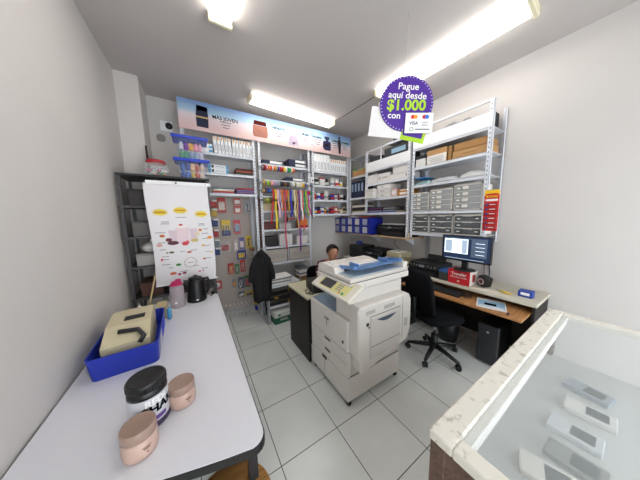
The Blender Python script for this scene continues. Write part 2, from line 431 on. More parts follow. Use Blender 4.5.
for i in range(n):
    if proto is None: proto = o = make_folder(.064, .29, None)
    else: o = copy_tree(proto)
    o.location = (1.86+i*.068, YF+.012, 2.3852)
    o['label'] = 'wide plain white binder, %s of five on the right top shelf' % nth(i, n); o['group'] = 'plain white binders on the right top shelf'
n = 8; proto = None
for i in range(n):
    if proto is None: proto = o = make_folder(.043, .235, ORT)
    else: o = copy_tree(proto)
    o.location = (2.20+i*.0465, YF+.012, 2.3852)
    o['label'] = 'narrow white folder with orange tag, %s beside the plain binders' % nth(i, n); o['group'] = 'tagged folders on the right top shelf'

def carton(name, label, cat, loc, size, col, rz=0., bands=(), group=None, bev=.003, lid=None, txt=None, face='y', txtm=None):
    """small closed box with a separate lid or printed bands on its front; origin at the bottom centre"""
    m = MB().m(col); m.bb(-size[0]/2, size[0]/2, -size[1]/2, size[1]/2, 0, size[2], bev)
    for bc, a0, a1, z0, z1 in bands:
        m.m(bc)
        if face == 'y': m.bb(-size[0]/2+a0*size[0], -size[0]/2+a1*size[0], -size[1]/2-.0008, -size[1]/2+.001, z0*size[2], z1*size[2])
        else: m.bb(-size[0]/2-.0008, -size[0]/2+.001, size[1]/2-a1*size[1], size[1]/2-a0*size[1], z0*size[2], z1*size[2])
    if lid:
        t = thing(name, label, cat, loc, rz, group); m.build('body', t)
        MB().m(lid).bb(-size[0]/2-.003, size[0]/2+.003, -size[1]/2-.003, size[1]/2+.003, size[2]-.02, size[2]+.002, .002).build('lid', t)
        return t
    return one(name, m, label, cat, loc, rz, group)
LB = mat('#4a9fd0', .5); SK = mat('#b9d2e2', .5)
g = 'blue and white battery boxes'
for i, (z, nm) in enumerate(((2.4602, 'lower'), (2.5152, 'upper'))):
    carton('carton', '%s blue and white carton left of the folders on the left top shelf' % nm, 'box', (.19, YF+.09, z), (.15, .14, .052), WHITE, bands=((LB, .7, 1, .05, .6),), group=g)
for i, (z, nm) in enumerate(((2.2002, 'lower'), (2.2552, 'upper'))):
    carton('carton', '%s long white and blue carton on the left bay middle shelf' % nm, 'box', (.32, YF+.09, z), (.24, .14, .052), WHITE,
           bands=((LB, 0, .12, .05, .95), (LB, .88, 1, .05, .95), (DARK, .15, .26, .2, .85), (mat('#8fa4b8', .5), .35, .8, .45, .6)), group=g)
def flatstack(name, label, cat, loc, w, d, cols, th=.012, rz=0., group=None):
    """each flat item its own object, piled up"""
    z = loc[2]
    for i, (cm, cn) in enumerate(cols):
        m = MB().m(cm); ww = w*(1-.03*random.random()); m.bb(-ww/2, ww/2, -d/2, d/2, 0, th-.0006, .002)
        lab = label % (cn, 'bottommost' if i == 0 else ('topmost' if i == len(cols)-1 else ORD[i]+' from the bottom'))
        one(name, m, lab, cat, (loc[0]+random.uniform(-.006, .006), loc[1]+random.uniform(-.004, .004), z), rz+random.uniform(-.03, .03), group)
        z += th
    return z
cd = {'maroon': mat('#5b1d22', .5), 'dark brown': mat('#3a241e', .5), 'orange': mat('#b8532a', .5), 'black': DARK, 'grey green': mat('#5b665e', .6), 'purple': mat('#5d3a7c', .5),
      'pink': mat('#c27583', .5), 'red': RED, 'teal green': mat('#41554e', .6), 'white': PAPER, 'lilac': mat('#8d7bb0', .5), 'navy blue': NAVY, 'grey': mat('#888a90', .6), 'blue': mat('#274b9b', .5), 'cream': mat('#cdbf9f', .7)}
def cl(*ns): return [(cd[n_], n_) for n_ in ns]
flatstack('notebook', '%s notebook, %s of the pile on the left bay middle shelf', 'notebook', (.66, YF+.115, 2.2002), .24, .2, cl('grey green', 'black', 'orange', 'dark brown', 'maroon'), .018, group='notebooks on the left bay middle shelf')
flatstack('paper_pad', '%s paper pad, %s of the left pile, left bay', 'paper pad', (.37, YF+.12, 1.9302), .27, .2, cl('pink', 'red', 'cream', 'white', 'teal green', 'grey'), .014, group='paper pads on the left bay lowest shelf')
flatstack('paper_pad', '%s paper pad, %s of the right pile, left bay', 'paper pad', (.66, YF+.12, 1.9302), .25, .2, cl('maroon', 'lilac', 'purple', 'lilac', 'maroon', 'red'), .014, group='paper pads on the left bay lowest shelf')

# ------------------------------------------------------------------ middle bay: binders, ribbon rolls
def binder(label, loc, w, h, rz=0., flat=False):
    t = thing('lever_arch_binder', label, 'binder', loc, rz, 'navy binders')
    m = MB().m(NAVY)
    if flat:  # lying, spine to the front (-y), width along x
        m.bb(-h/2, h/2, 0, .24, 0, w, .004); m.build('cover', t)
        m = MB().m(PAPER); m.bb(-h/2+h*.36, h/2-.012, -.0015, .001, .012, w-.012); m.m(mat('#9fb4c9', .5)); m.bb(h/2-.04, h/2-.022, -.002, 0, .015, w-.015); m.build('spine_label', t)
    else:     # upright, spine facing -x, thickness along y
        m.bb(0, .24, -w/2, w/2, 0, h, .004); m.build('cover', t)
        m = MB().m(mat('#8fa3bd', .5)); m.bb(-.0015, .001, -w*.28, w*.28, h*.38, h*.85); m.build('spine_label', t)
    return t
binder('navy binder lying alone above the first ribbon row at the left', (1.09, YF+.015, 2.4002), .062, .33, flat=True)
binder('lower of two navy binders lying stacked above the first ribbon row', (1.52, YF+.015, 2.4002), .062, .32, flat=True)
binder('upper of two navy binders lying stacked above the first ribbon row', (1.52, YF+.015, 2.4627), .062, .32, flat=True)
binder('navy binder lying between the first and second ribbon rows', (1.47, YF+.02, 2.1702), .06, .32, flat=True)

def ribbon_roll(x, y, z, w, r, col, cname, label, tail=None, tailw=None, tcol=None, sway=0.):
    t = thing('ribbon_roll', label, 'ribbon roll', (x, y, z), 0, 'ribbon rolls on the rods')
    m = MB().m(col); m.lathe([(.0085, -w/2+.002), (r, -w/2+.002), (r, w/2-.002), (.0085, w/2-.002), (.0085, -w/2+.002)], (0, 0, 0), 'x', 18, cap=False); m.build('wound_ribbon', t)
    m = MB().m(mat('#e4e2de', .6)); m.lathe([(.0086, -w/2), (r*.72, -w/2), (r*.72, w/2), (.0086, w/2), (.0086, -w/2)], (0, 0, 0), 'x', 18, cap=False); m.build('spool', t)
    if tail:
        pts = [(0, -r*.6, r*.8), (0, -r*1.02, .2*r)]; k = 12
        for i in range(1, k+1):
            q = i/k; pts.append((sway*q*q + .006*math.sin(q*9+x*30), -r-.004*(1+math.sin(q*12+x*7)), -tail*q))
        tw = tailw or w*.42
        m = MB().m(tcol or col); m.strip(pts, (tw, 0.12*tw, 0)); m.build('hanging_ribbon', t)
    return t
rc = {'crimson': '#8c1f2b', 'pink': '#e59aa0', 'orange': '#e07b28', 'tan': '#b99463', 'mustard': '#cfa02c', 'blue': '#22409a', 'red': '#c3222c', 'yellow': '#ecc927', 'white': '#eceae6',
      'green': '#1e8a57', 'lime': '#9dbb2c', 'lilac': '#a79ab9', 'black': '#1c1c1e', 'grey': '#9b9b9f', 'olive': '#8c8a3a', 'cream': '#e2d6b2', 'magenta': '#c21787', 'rose': '#b5495c', 'gold': '#b08a35', 'brown': '#6b452d', 'sky blue': '#4c84bd', 'coral': '#e0583f', 'royal blue': '#2232b4', 'purple': '#7a2f86', 'light pink': '#edb9cc'}
def rcol(n_): return mat(rc[n_], .35)
row1 = ['crimson', 'pink', 'orange', 'coral', 'white', 'orange', 'mustard', 'royal blue', 'red', 'red', 'yellow', 'white', 'green', 'green', 'white', 'pink']
x = .905
seq = [('crimson', .05), ('pink', .022), ('orange', .036), ('coral', .034), ('white', .02), ('orange', .03), ('mustard', .03), ('blue', .036), ('red', .062), ('yellow', .038), ('white', .028), ('green', .06), ('cream', .03), ('coral', .032)]
for i, (c_, w) in enumerate(seq):
    ribbon_roll(x+w/2, YF-.05, 2.325, w-.002, .036 if i else .044, rcol(c_), c_, '%s ribbon roll, %s on the top rod' % (c_, nth(i, len(seq)))); x += w
x = .885
seq = [('mustard', .03), ('blue', .014), ('lime', .05), ('olive', .026), ('pink', .04), ('lilac', .05), ('grey', .05), ('black', .06), ('brown', .05), ('black', .05), ('grey', .04), ('white', .05), ('olive', .03), ('white', .05), ('cream', .05), ('mustard', .05), ('blue', .03)]
NB = len(seq)
ORD += ['seventeenth']
for i, (c_, w) in enumerate(seq):
    ribbon_roll(x+w/2, YF-.09, 2.095, w-.002, .036 if i not in (0,) else .046, rcol(c_), c_, '%s ribbon roll, %s on the second rod down' % (c_, nth(i, NB))); x += w
seq = [('tan', .04, 0, 0, 0), ('brown', .04, 0, 0, 0), ('blue', .045, 0, 0, 0), ('sky blue', .03, 0, 0, 0), ('red', .04, .50, -.06, 0), ('yellow', .04, .60, 0, 0), ('light pink', .04, .42, .03, 0), ('lilac', .035, .38, .04, 0),
       ('orange', .04, .30, 0, 0), ('rose', .045, .93, 0, 0), ('coral', .035, .12, 0, 0), ('gold', .035, .32, 0, 0), ('royal blue', .045, .40, .01, 0), ('grey', .035, .15, 0, 0), ('cream', .035, .40, 0, 0), ('tan', .04, .60, 0.02, 0)]
seq2 = [('purple', .045, .98, .0, 0), ('white', .04, .46, .03, 0), ('coral', .03, .62, .02, 0), ('green', .035, .36, 0, 0), ('lime', .035, .38, .05, 0), ('magenta', .035, .38, .06, 0), ('red', .045, 0, 0, 0), ('green', .04, 0, 0, 0)]
x = .875; allr = seq+seq2; ORD += ['eighteenth', 'nineteenth', 'twentieth', 'twenty-first', 'twenty-second', 'twenty-third', 'twenty-fourth']
s_ = .855/sum(a[1] for a in allr)
for i, (c_, w, tl, sw, _) in enumerate(allr):
    w *= s_
    ribbon_roll(x+w/2, YF-.06, 1.985, w-.002, .034, rcol(c_), c_, '%s ribbon roll%s, %s, third rod down' % (c_, ' with hanging end' if tl else '', nth(i, len(allr))), tl or None, min(w*.45, .0155), sway=sw); x += w
x = .90
seq = [('olive', .05), ('lime', .025), ('brown', .05), ('black', .05), ('brown', .04)]
for i, (c_, w) in enumerate(seq):
    ribbon_roll(x+w/2, YF-.06, 1.845, w-.002, .040, rcol(c_), c_, '%s ribbon roll, %s of five on the lowest rod' % (c_, nth(i, 5))); x += w
# things behind the ribbons
carton('carton', 'cream carton low behind the ribbons at the left of the middle bay', 'box', (1.0, YF+.12, 1.6902), (.2, .2, .12), mat('#c9b58f', .7), lid=mat('#b39c74', .7))
carton('carton', 'brown carton behind the ribbons in the centre of the middle bay', 'box', (1.33, YF+.12, 1.6902), (.24, .2, .15), mat('#8a5b3a', .7), lid=mat('#6f4629', .7))
carton('carton', 'white carton behind the ribbons at the right of the middle bay', 'box', (1.6, YF+.12, 1.6902), (.18, .2, .13), mat('#c9c5c0', .7), lid=WHITE)
carton('carton', 'dark red carton with white lid on the shelf below the left ribbons', 'box', (1.0, YF+.1, 1.3902), (.2, .16, .15), mat('#5d2a2a', .6), lid=mat('#c9c5c2', .6))
carton('carton', 'light grey carton behind the long rose ribbon', 'box', (1.26, YF+.1, 1.3902), (.2, .16, .10), mat('#b9b5b2', .6), lid=mat('#9d9896', .6))
carton('gift_box', 'grey gift box with orange red top at the middle of the bay', 'box', (1.43, YF+.22, 1.3902), (.13, .12, .17), mat('#8b8b90', .6), lid=mat('#d7532c', .6))
def gift_bag(label, loc, w, h, col, col2):
    t = thing('gift_bag', label, 'gift bag', loc, 0)
    m = MB().m(col); m.prism([(-w/2, 0), (w/2, 0), (w*.42, h), (-w*.46, h)], -.03, .03, 'y'); m.build('bag_body', t)
    m = MB().m(col2); m.prism([(-w/2, 0), (w/2, 0), (w*.48, h*.3), (-w*.49, h*.3)], -.032, .032, 'y'); m.build('base_band', t)
    m = MB().m(col2); m.tube([(-w*.2, 0, h), (-w*.15, 0, h+.04), (w*.15, 0, h+.04), (w*.2, 0, h)], .003, 6); m.build('handle', t)
gift_bag('orange gift bag with red base at the right of the ribbon bay', (1.60, YF+.08, 1.3902), .2, .15, mat('#e07a25', .5), RED)
carton('carton', 'dark low box on the shelf under the ribbon ends', 'box', (1.01, YF+.13, 1.1102), (.24, .2, .16), mat('#1d1516', .6), lid=mat('#2c2222', .6))
# white adhesive-tape dispenser-like machine, white cups
def plastic_basket(label, loc, w, d, h, col, name='plastic_basket', cat='basket'):
    t = thing(name, label, cat, loc, 0)
    m = MB().m(col); th = .004
    o = .9
    for a in range(4):
        pass
    m.prism([(-w/2*o, -d/2*o), (w/2*o, -d/2*o), (w/2*o, d/2*o), (-w/2*o, d/2*o)], 0, th)
    def wall(p, q, p2, q2):
        v = []
        for (x_, y_, s2) in ((*p, 0), (*q, 0), (*q2, 0), (*p2, 0)): pass
    A = [(-w/2*o, -d/2*o), (w/2*o, -d/2*o), (w/2*o, d/2*o), (-w/2*o, d/2*o)]; Bq = [(-w/2, -d/2), (w/2, -d/2), (w/2, d/2), (-w/2, d/2)]
    def inn(p): return (p[0]*(1-2*th/w), p[1]*(1-2*th/d))
    for k in range(4):
        k2 = (k+1) % 4
        vs = [(*A[k], 0), (*A[k2], 0), (*Bq[k2], h), (*Bq[k], h), (*inn(A[k]), 0), (*inn(A[k2]), 0), (*inn(Bq[k2]), h), (*inn(Bq[k]), h)]
        m.add(vs, [(0,1,2,3), (4,5,6,7), (3,2,6,7), (0,1,5,4)])
    m.build('basket_shell', t)
    m = MB().m(col)
    for k in range(4):
        k2 = (k+1) % 4; m.tube([(*Bq[k], h), (*Bq[k2], h)], .005, 6)
    m.build('rim', t)
    return t
plastic_basket('white plastic basket on the shelf under the ribbon ends', (1.27, YF+.13, 1.1102), .24, .2, .19, mat('#cfcac8', .5))
plastic_basket('second white basket, at the right under the purple ribbon', (1.57, YF+.13, 1.1102), .22, .2, .14, mat('#dad5d2', .5))
for i, (cx_, c_) in enumerate(((1.55, '#e8e6e2'), (1.61, '#c9c6c2'))):
    m = MB().m(mat(c_, .6)); m.cyl((0, 0, 0), .026, .16, 'z', 14)
    one('paper_roll', m, '%s white paper roll standing in the right basket' % ('left' if i == 0 else 'right'), 'paper roll', (cx_, YF+.12, 1.1152), 0, 'paper rolls in the basket')
# pigeonhole paper bundles
SHE = mat('#cfc8bf', .8, kind='sheets')
for side, cx_ in (('left', 1.075), ('right', 1.525)):
    z = .8402
    for i in range(4):
        m = MB().m(SHE); h = .052; m.bb(-.20, .20, -.11, .11, 0, h, .006)
        m.m(mat('#bdb6ae' if i % 2 else '#d6d1ca', .8)); m.bb(-.199, .199, -.109, .109, h-.004, h+.001, .002)
        pos = ('bottom', 'second', 'third', 'top')[i]
        one('paper_bundle', m, '%s bundle of loose paper in the %s pigeonhole of the middle bay' % (pos, side), 'paper stack', (cx_+random.uniform(-.006, .006), YF+.13, z), random.uniform(-.03, .03), 'paper bundles in the pigeonholes'); z += h+.0015
# lower: things on low rack
m_ = cl('white', 'grey', 'white', 'grey', 'white')
flatstack('magazine', '%s magazine, %s of the pile on top of the low rack', 'magazine', (1.04, 2.95, .5702), .34, .24, m_, .022, group='magazines on the low rack')
BLK2 = mat('#1d2022', .35)
for i, z in enumerate((.2602, .3455, .431)):
    t = thing('document_tray', '%s black document tray with yellow label in the low rack' % ('bottom', 'middle', 'top')[i], 'document tray', (1.07, 2.95, z), 0, 'black document trays')
    m = MB().m(BLK2); m.bb(-.23, .23, -.13, .13, 0, .006); m.bb(-.23, -.224, -.13, .13, 0, .082); m.bb(.224, .23, -.13, .13, 0, .082); m.bb(-.23, .23, .124, .13, 0, .082); m.bb(-.23, .23, -.13, -.124, 0, .05); m.build('tray_shell', t)
    m = MB().m(mat('#c59b2a', .5)); m.bb(.06 if i != 1 else -.15, .11 if i != 1 else -.10, -.1312, -.129, .012, .04); m.build('sticker', t)
    m = MB().m(SHE); m.bb(-.21, .21, -.12, .12, .0065, .045); m.build('papers', t)
t = thing('carton', 'green and white carton on the floor under the low rack', 'box', (1.02, 2.84, 0), R(3))
m = MB().m(mat('#1c5a45', .6)); m.bb(-.15, .15, -.11, .11, 0, .13, .003); m.m(PAPER); m.text('PAPEL', .05, (0, -.1115, .055), FX); m.build('body', t)
m = MB().m(mat('#cfd2cc', .6)); m.bb(-.153, .153, -.113, .113, .10, .175, .003); m.m(mat('#1c5a45', .6)); m.bb(-.10, -.06, -.1142, -.112, .12, .15); m.build('lid', t)
carton('carton', 'tall white upright carton at the right of the bay below the pigeonholes', 'box', (1.60, YF+.13, 0), (.2, .22, .52), mat('#a8825a', .7), lid=mat('#93704b', .7))
flatstack('magazine', '%s magazine, %s of the pile on the tall carton', 'magazine', (1.60, YF+.13, .5225), .2, .2, cl('white', 'grey', 'white', 'white', 'grey'), .03, group='magazines on the tall carton')

# ------------------------------------------------------------------ bottles on the right bay
def bottle(label, x, y, z, col, capc, r, h, style, band=None):
    t = thing('paint_bottle', label, 'bottle', (x, y, z), 0, 'small bottles and jars on the right bay shelves')
    if style == 'jar':
        MB().m(col).lathe([(r*.9, 0), (r, .006), (r, h*.78), (r*.9, h*.8)], n=16).build('body', t)
        MB().m(capc).cyl((0, 0, h*.8), r*.98, h*.2, n=16, b=.002).build('lid', t)
    elif style == 'tall':
        MB().m(col).lathe([(r*.9, 0), (r, .006), (r, h*.62), (r*.4, h*.74), (r*.38, h*.8)], n=16).build('body', t)
        MB().m(capc).cyl((0, 0, h*.78), r*.5, h*.22, n=14, b=.002).build('cap', t)
    else:
        MB().m(col).bb(-r, r, -r*.8, r*.8, 0, h*.84, .006).build('body', t)
        MB().m(capc).bb(-r*1.02, r*1.02, -r*.82, r*.82, h*.84, h, .004).build('lid', t)
    if band:
        m = MB().m(band)
        if style == 'square': m.bb(-r*1.01, r*1.01, -r*.81, r*.81, h*.15, h*.45)
        else: m.lathe([(r*1.015, h*.15), (r*1.015, h*.5)], n=16, cap=False)
        m.build('label_band', t)
bcol = {'white': '#dedbd6', 'red': '#c0242b', 'black': '#17171a', 'blue': '#24459c', 'dark red': '#7d1f28', 'yellow': '#dfb92b', 'navy': '#1c2548', 'grey': '#8c8f94', 'brown': '#4f3325', 'tan': '#c8b48e'}
def bm(n_): return mat(bcol[n_], .35)
r1 = [('black', 'white', .04, .13, 'square', 'white'), ('white', 'red', .05, .14, 'square', 'white'), ('black', 'black', .045, .13, 'tall', 'white'), ('white', 'white', .045, .15, 'square', 'grey'), ('white', 'white', .042, .14, 'jar', 'red'), ('white', 'grey', .034, .12, 'jar', 'yellow')]
r2 = [('red', 'white', .03, .13, 'tall', 'red'), ('white', 'grey', .038, .15, 'jar', 'blue'), ('red', 'navy', .03, .12, 'square', 'blue'), ('white', 'white', .042, .16, 'square', 'grey'), ('black', 'grey', .03, .11, 'jar', None), ('blue', 'red', .036, .12, 'square', 'red'), ('white', 'black', .038, .12, 'jar', 'grey'), ('dark red', 'dark red', .022, .13, 'tall', None), ('white', 'grey', .034, .13, 'square', 'black'), ('black', 'black', .03, .09, 'jar', None)]
r3 = [('blue', 'navy', .034, .12, 'jar', 'yellow'), ('navy', 'black', .030, .13, 'square', 'red'), ('white', 'blue', .036, .13, 'square', 'blue'), ('yellow', 'black', .024, .10, 'jar', 'red'), ('grey', 'white', .030, .12, 'jar', 'black'), ('navy', 'red', .034, .11, 'square', 'red'), ('dark red', 'red', .026, .14, 'tall', 'red'), ('white', 'red', .032, .12, 'square', 'red'), ('tan', 'brown', .03, .10, 'jar', 'brown'), ('tan', 'brown', .034, .11, 'jar', 'white'), ('black', 'tan', .034, .12, 'square', 'tan')]
for row, z, nm in ((r1, 2.1402, 'top'), (r2, 1.8852, 'middle'), (r3, 1.6302, 'bottom')):
    tot = sum(2*a[2] for a in row); span = .66 if nm == 'top' else .74
    gap = (span-tot)/len(row); x = 1.84 if nm != 'top' else 1.86
    for i, (a, cp, r, h, st, bd) in enumerate(row):
        x += r
        bottle('%s %s with %s %s, %s on the %s bottle shelf' % (a, 'bottle' if st == 'tall' else 'jar' if st == 'jar' else 'square pot', cp, 'cap' if st == 'tall' else 'lid', nth(i, len(row)), nm), x, YF+.075, z, bm(a), bm(cp), r, h, st, bm(bd) if bd else None)
        x += r+gap
# white socket on the post between bays
m = MB().m(WHITE); m.bb(-.035, .035, -.02, .02, -.05, .05, .006); m.m(DARK); m.cyl((0, -.0215, -.01), .014, .002, 'y', 12)
one('power_socket', m, 'white power socket box fixed on the post between the middle and right bays', 'socket', (1.762, YF-.021, 2.21))

# ------------------------------------------------------------------ pegboard with blister packs
pb = thing('pegboard', 'greyish beige display pegboard under the left shelving bay', 'pegboard', (.37, 3.4425, 0))
m = MB().m(mat('#b3a79f', .7, scale=8)); m.bb(-.43, .40, -.006, .006, .08, 1.90, .002); m.build('board', pb)
m = MB().m(mat('#4b4643', .7))
for i in range(16):
    for j in range(22): m.bb(-.39+i*.05-.002, -.39+i*.05+.002, -.0066, -.006, .15+j*.08, .155+j*.08)
m.build('peg_holes', pb)['kind'] = 'stuff'
m = MB().m(GREYM); m.bb(-.43, .40, -.012, .006, .06, .08); m.build('bottom_rail', pb)
packs = [ # px-derived x, z centre, w, h, colour, second colour, label words
 (.36, 1.78, .115, .22, '#c23328', '#e9d8c8', 'red card with white bow'),
 (.585, 1.84, .105, .10, '#c7493a', '#f0e2d6', 'small red and white card, upper of two'),
 (.585, 1.71, .105, .12, '#cc5242', '#f3e6da', 'small red and white card, lower of two'),
 (.735, 1.76, .085, .21, '#a9a6ad', '#33343a', 'clear pack with dark scissors'),
 (.40, 1.43, .12, .24, '#e3bd23', '#20306e', 'yellow and navy marker pack'),
 (.56, 1.44, .10, .22, '#c94450', '#7d9fb0', 'pink red pack with blue toy'),
 (.37, 1.14, .15, .18, '#b9b2ae', '#a32d2d', 'round clear bag with red header'),
 (.52, 1.14, .06, .20, '#c9b6b0', '#e2dad6', 'narrow pale pack'),
 (.615, 1.17, .075, .19, '#5e5a9a', '#dfc5c0', 'purple pack'),
 (.72, 1.19, .085, .19, '#d5b21f', '#2d2a1c', 'yellow pack with black tool'),
 (.60, .985, .14, .15, '#2a3a86', '#d8b02a', 'navy pack with yellow top'),
 (.77, 1.06, .09, .07, '#b0902a', '#8f2f2a', 'small gold tag pack'),
 (.43, .78, .09, .17, '#b8322c', '#d9c22c', 'red and yellow tool pack'),
 (.52, .76, .07, .16, '#3f7a3a', '#c5c0bb', 'green handled tool pack'),
 (.61, .80, .08, .20, '#c8403a', '#bcb6b2', 'red scissors pack'),
 (.22, .55, .12, .13, '#b8322c', '#e9e2dc', 'red pack with white disc'),
 (.46, .53, .06, .15, '#8f9096', '#d88a2c', 'grey pack with orange knob'),
 (.57, .52, .10, .19, '#3f4f63', '#b9bcc2', 'dark blue pliers pack'),
 (.67, .53, .09, .20, '#3c6a35', '#c22b50', 'green and pink pack'),
 (.56, .32, .10, .09, '#39496a', '#c5c2c0', 'small blue goggles pack'),
 (.68, .31, .14, .08, '#c7a52c', '#39496a', 'yellow and blue roll pack')]
for i, (x, z, w, h, c1, c2, words) in enumerate(packs):
    x = x-.01; t = thing('blister_pack', words + ' hanging on the pegboard', 'blister pack', (x, 3.409, z), 0, 'packs hanging on the pegboard')
    a, b_ = mat(c1, .5), mat(c2, .5)
    m = MB().m(a); m.bb(-w/2, w/2, -.001, .001, -h/2, h/2); m.m(b_)
    if 'marker' in words:
        for k in range(4): m.bb(-w*.36+k*w*.2, -w*.36+k*w*.2+.012, -.009, -.001, -h*.4, h*.15, .002)
        m.bb(-w/2, w/2, -.003, -.001, -h/2, -h*.15)
    elif 'scissors' in words or 'tool' in words or 'pliers' in words:
        m.tube([(-w*.2, -.006, -h*.4), (w*.05, -.006, 0), (w*.2, -.006, h*.3)], .005, 6); m.tube([(w*.2, -.006, -h*.4), (-w*.05, -.006, 0), (-w*.2, -.006, h*.3)], .005, 6)
    elif 'disc' in words: m.cyl((0, -.004, 0), w*.3, .003, 'y', 16)
    else: m.box((0, -.005, -h*.08), (w*.7, .010, h*.5), .003)
    m.build('card', t)
    m = MB().m(CLEAR); m.bb(-w*.42, w*.42, -.0125, -.0015, -h*.42, h*.28, .003); m.build('clear_bubble', t)
    m = MB().m(CHROME); m.tube([(0, .027, h/2-.008), (0, -.02, h/2-.008), (0, -.024, h/2-.002)], .0025, 6); m.build('peg_hook', t)
tgm = MB()
for i, z in enumerate((1.80, 1.67, 1.52, 1.36, 1.21, 1.08)):
    cx_ = ('#c23b30', '#caa23a', '#26386f', '#b22a35', '#7d8890', '#27407a')[i]; nm = ('red', 'mustard', 'dark blue', 'crimson', 'grey', 'royal blue')[i]
    t = thing('blister_pack', '%s small pack with white price tab beside the poster edge' % nm, 'blister pack', (.235, 3.409, z), 0, 'packs hanging on the pegboard')
    m = MB().m(mat(cx_, .5)); m.bb(-.045, .045, -.001, .001, -.06, .04); m.bb(-.03, .03, -.01, -.001, -.05, .01, .003); m.build('card', t)
    m = MB().m(PAPER); m.bb(-.01, .05, -.03, -.029, .03, .055); m.m(CHROME); m.tube([(0, .027, .035), (0, -.03, .035)], .0025, 6); m.build('peg_hook', t)
# telescopic pole, clear plastic bottles at the foot
t = thing('mop_pole', 'grey pole with yellow and blue grip standing against the pegboard', 'pole', (.76, 3.385, 0))
MB().m(GREYM).tube([(.01, 0, .12), (-.03, .0, .92)], .012, 10).build('pole', t)
m = MB().m(YEL).tube([(.012, 0, .1), (.0075, 0, .19)], .022, 10); m.m(BLUE).tube([(.0145, 0, 0), (.012, 0, .10)], .021, 10); m.build('grip', t)
m = MB().m(mat('#b9aea6', .5)).box((-.035, 0, .94), (.10, .03, .07), .01); m.build('head', t)
for i in range(7):
    t = thing('clear_bottle', 'clear plastic bottle on the floor, %s of seven under the pegboard' % nth(i, 7), 'bottle', (.30+i*.058, 3.35-.01*(i % 2), 0), 0, 'clear bottles on the floor')
    MB().m(CLEAR).lathe([(.023, 0), (.025, .01), (.025, .15), (.012, .18), (.012, .195)], n=12).build('body', t)
    MB().m(mat('#d6d3d0', .5)).cyl((0, 0, .195), .013, .02, n=10).build('cap', t)
# patterned brown strip
m = MB().m(mat('#4f3330', .8, scale=60, var=.5)); m.bb(-.012, .012, -.006, .006, 0, .9, .002)
one('fabric_strip', m, 'narrow dark brown patterned strip hanging between the left and middle bays', 'fabric', (.84, 3.10, .98))

# ------------------------------------------------------------------ hanging jacket
def jacket():
    t = thing('jacket', 'black hooded jacket hanging on the tall front post of the low rack', 'jacket', (.715, 2.715, .42))
    jm = mat('#0f0f11', .85, scale=18, var=.35, bump=.3)
    m = MB().m(jm); prof = [(.10, .06, .0), (.115, .065, .08), (.12, .07, .2), (.13, .07, .34), (.145, .07, .40), (.135, .07, .5), (.115, .065, .60), (.07, .05, .67), (.035, .035, .70)]
    n = 36; vs = []; fs = []
    for i, (a, b_, z) in enumerate(prof):
        for k in range(n):
            q = 2*PI*k/n; f = 1+.13*math.sin(5*q+i*.4)+.07*math.sin(11*q-i*.3)
            vs.append((a*math.cos(q)*f, b_*math.sin(q)*f*.8, z+.015*math.sin(3*q)*(i == 0)))
    for i in range(len(prof)-1):
        for k in range(n): fs.append((i*n+k, i*n+(k+1) % n, (i+1)*n+(k+1) % n, (i+1)*n+k))
    fs += [list(range(n)), [len(vs)-n+k for k in range(n)]]
    m.add(vs, fs, True); m.build('jacket_body', t)
    for s in (-1, 1):
        MB().m(jm).tube([(s*.06, -.01, .62), (s*.115, -.02, .50), (s*.145, -.02, .36), (s*.155, -.015, .30)], [.04, .045, .04, .034], 12).build('sleeve', t)
    m = MB().m(jm); m.ball((0, -.02, .67), .06, sz=(1, .8, 1)); m.build('hood', t)
    MB().m(jm).tube([(0, 0, .70), (0, .02, .735)], .006, 6).build('hanging_loop', t)
    m = MB().m(jm); m.tube([(.02, -.03, 0), (.03, -.03, -.12), (.025, -.03, -.2)], [.012, .012, .008], 8); m.build('hanging_strap', t)
jacket()
m = MB().m(CHROME); m.tube([(.808, 2.798, 1.16), (.76, 2.75, 1.158), (.715, 2.735, 1.150)], .005, 6)
one('coat_hook', m, 'metal coat hook holding the black jacket', 'hook')

# ------------------------------------------------------------------ left rack with jar, bins, clutter, poster
lr = thing('shelving_unit', 'dark cluttered rack in the left corner behind the poster', 'shelving', (-.22, 2.80, 0))
dm = mat('#4c4a4b', .5, .2)
for px, py in ((-.36, -.20), (.36, -.20), (-.36, .20), (.36, .20)):
    MB().m(dm).bb(px-.012, px+.012, py-.012, py+.012, 0, 2.0).build('post', lr)
for z in (.30, .80, 1.12, 1.42, 1.72, 2.02):
    MB().m(DARK if z > 2 else dm).bb(-.38, .38, -.22, .22, z-.02, z, .002).build('shelf', lr)
t = thing('candy_jar', 'round glass jar of sweets with red lid on top of the left rack', 'jar', (-.315, 2.80, 2.0202))
gm = mat('#eef3f5', .05, kind='film', alpha=.25)
MB().m(gm).lathe([(.03, 0), (.10, .004), (.118, .05), (.118, .09), (.10, .135), (.078, .155)], n=24, cap=False).build('glass_body', t)
MB().m(mat('#b3202a', .35)).lathe([(.080, .150), (.086, .154), (.086, .178), (.078, .186), (.0001, .188)], n=24).build('lid', t)
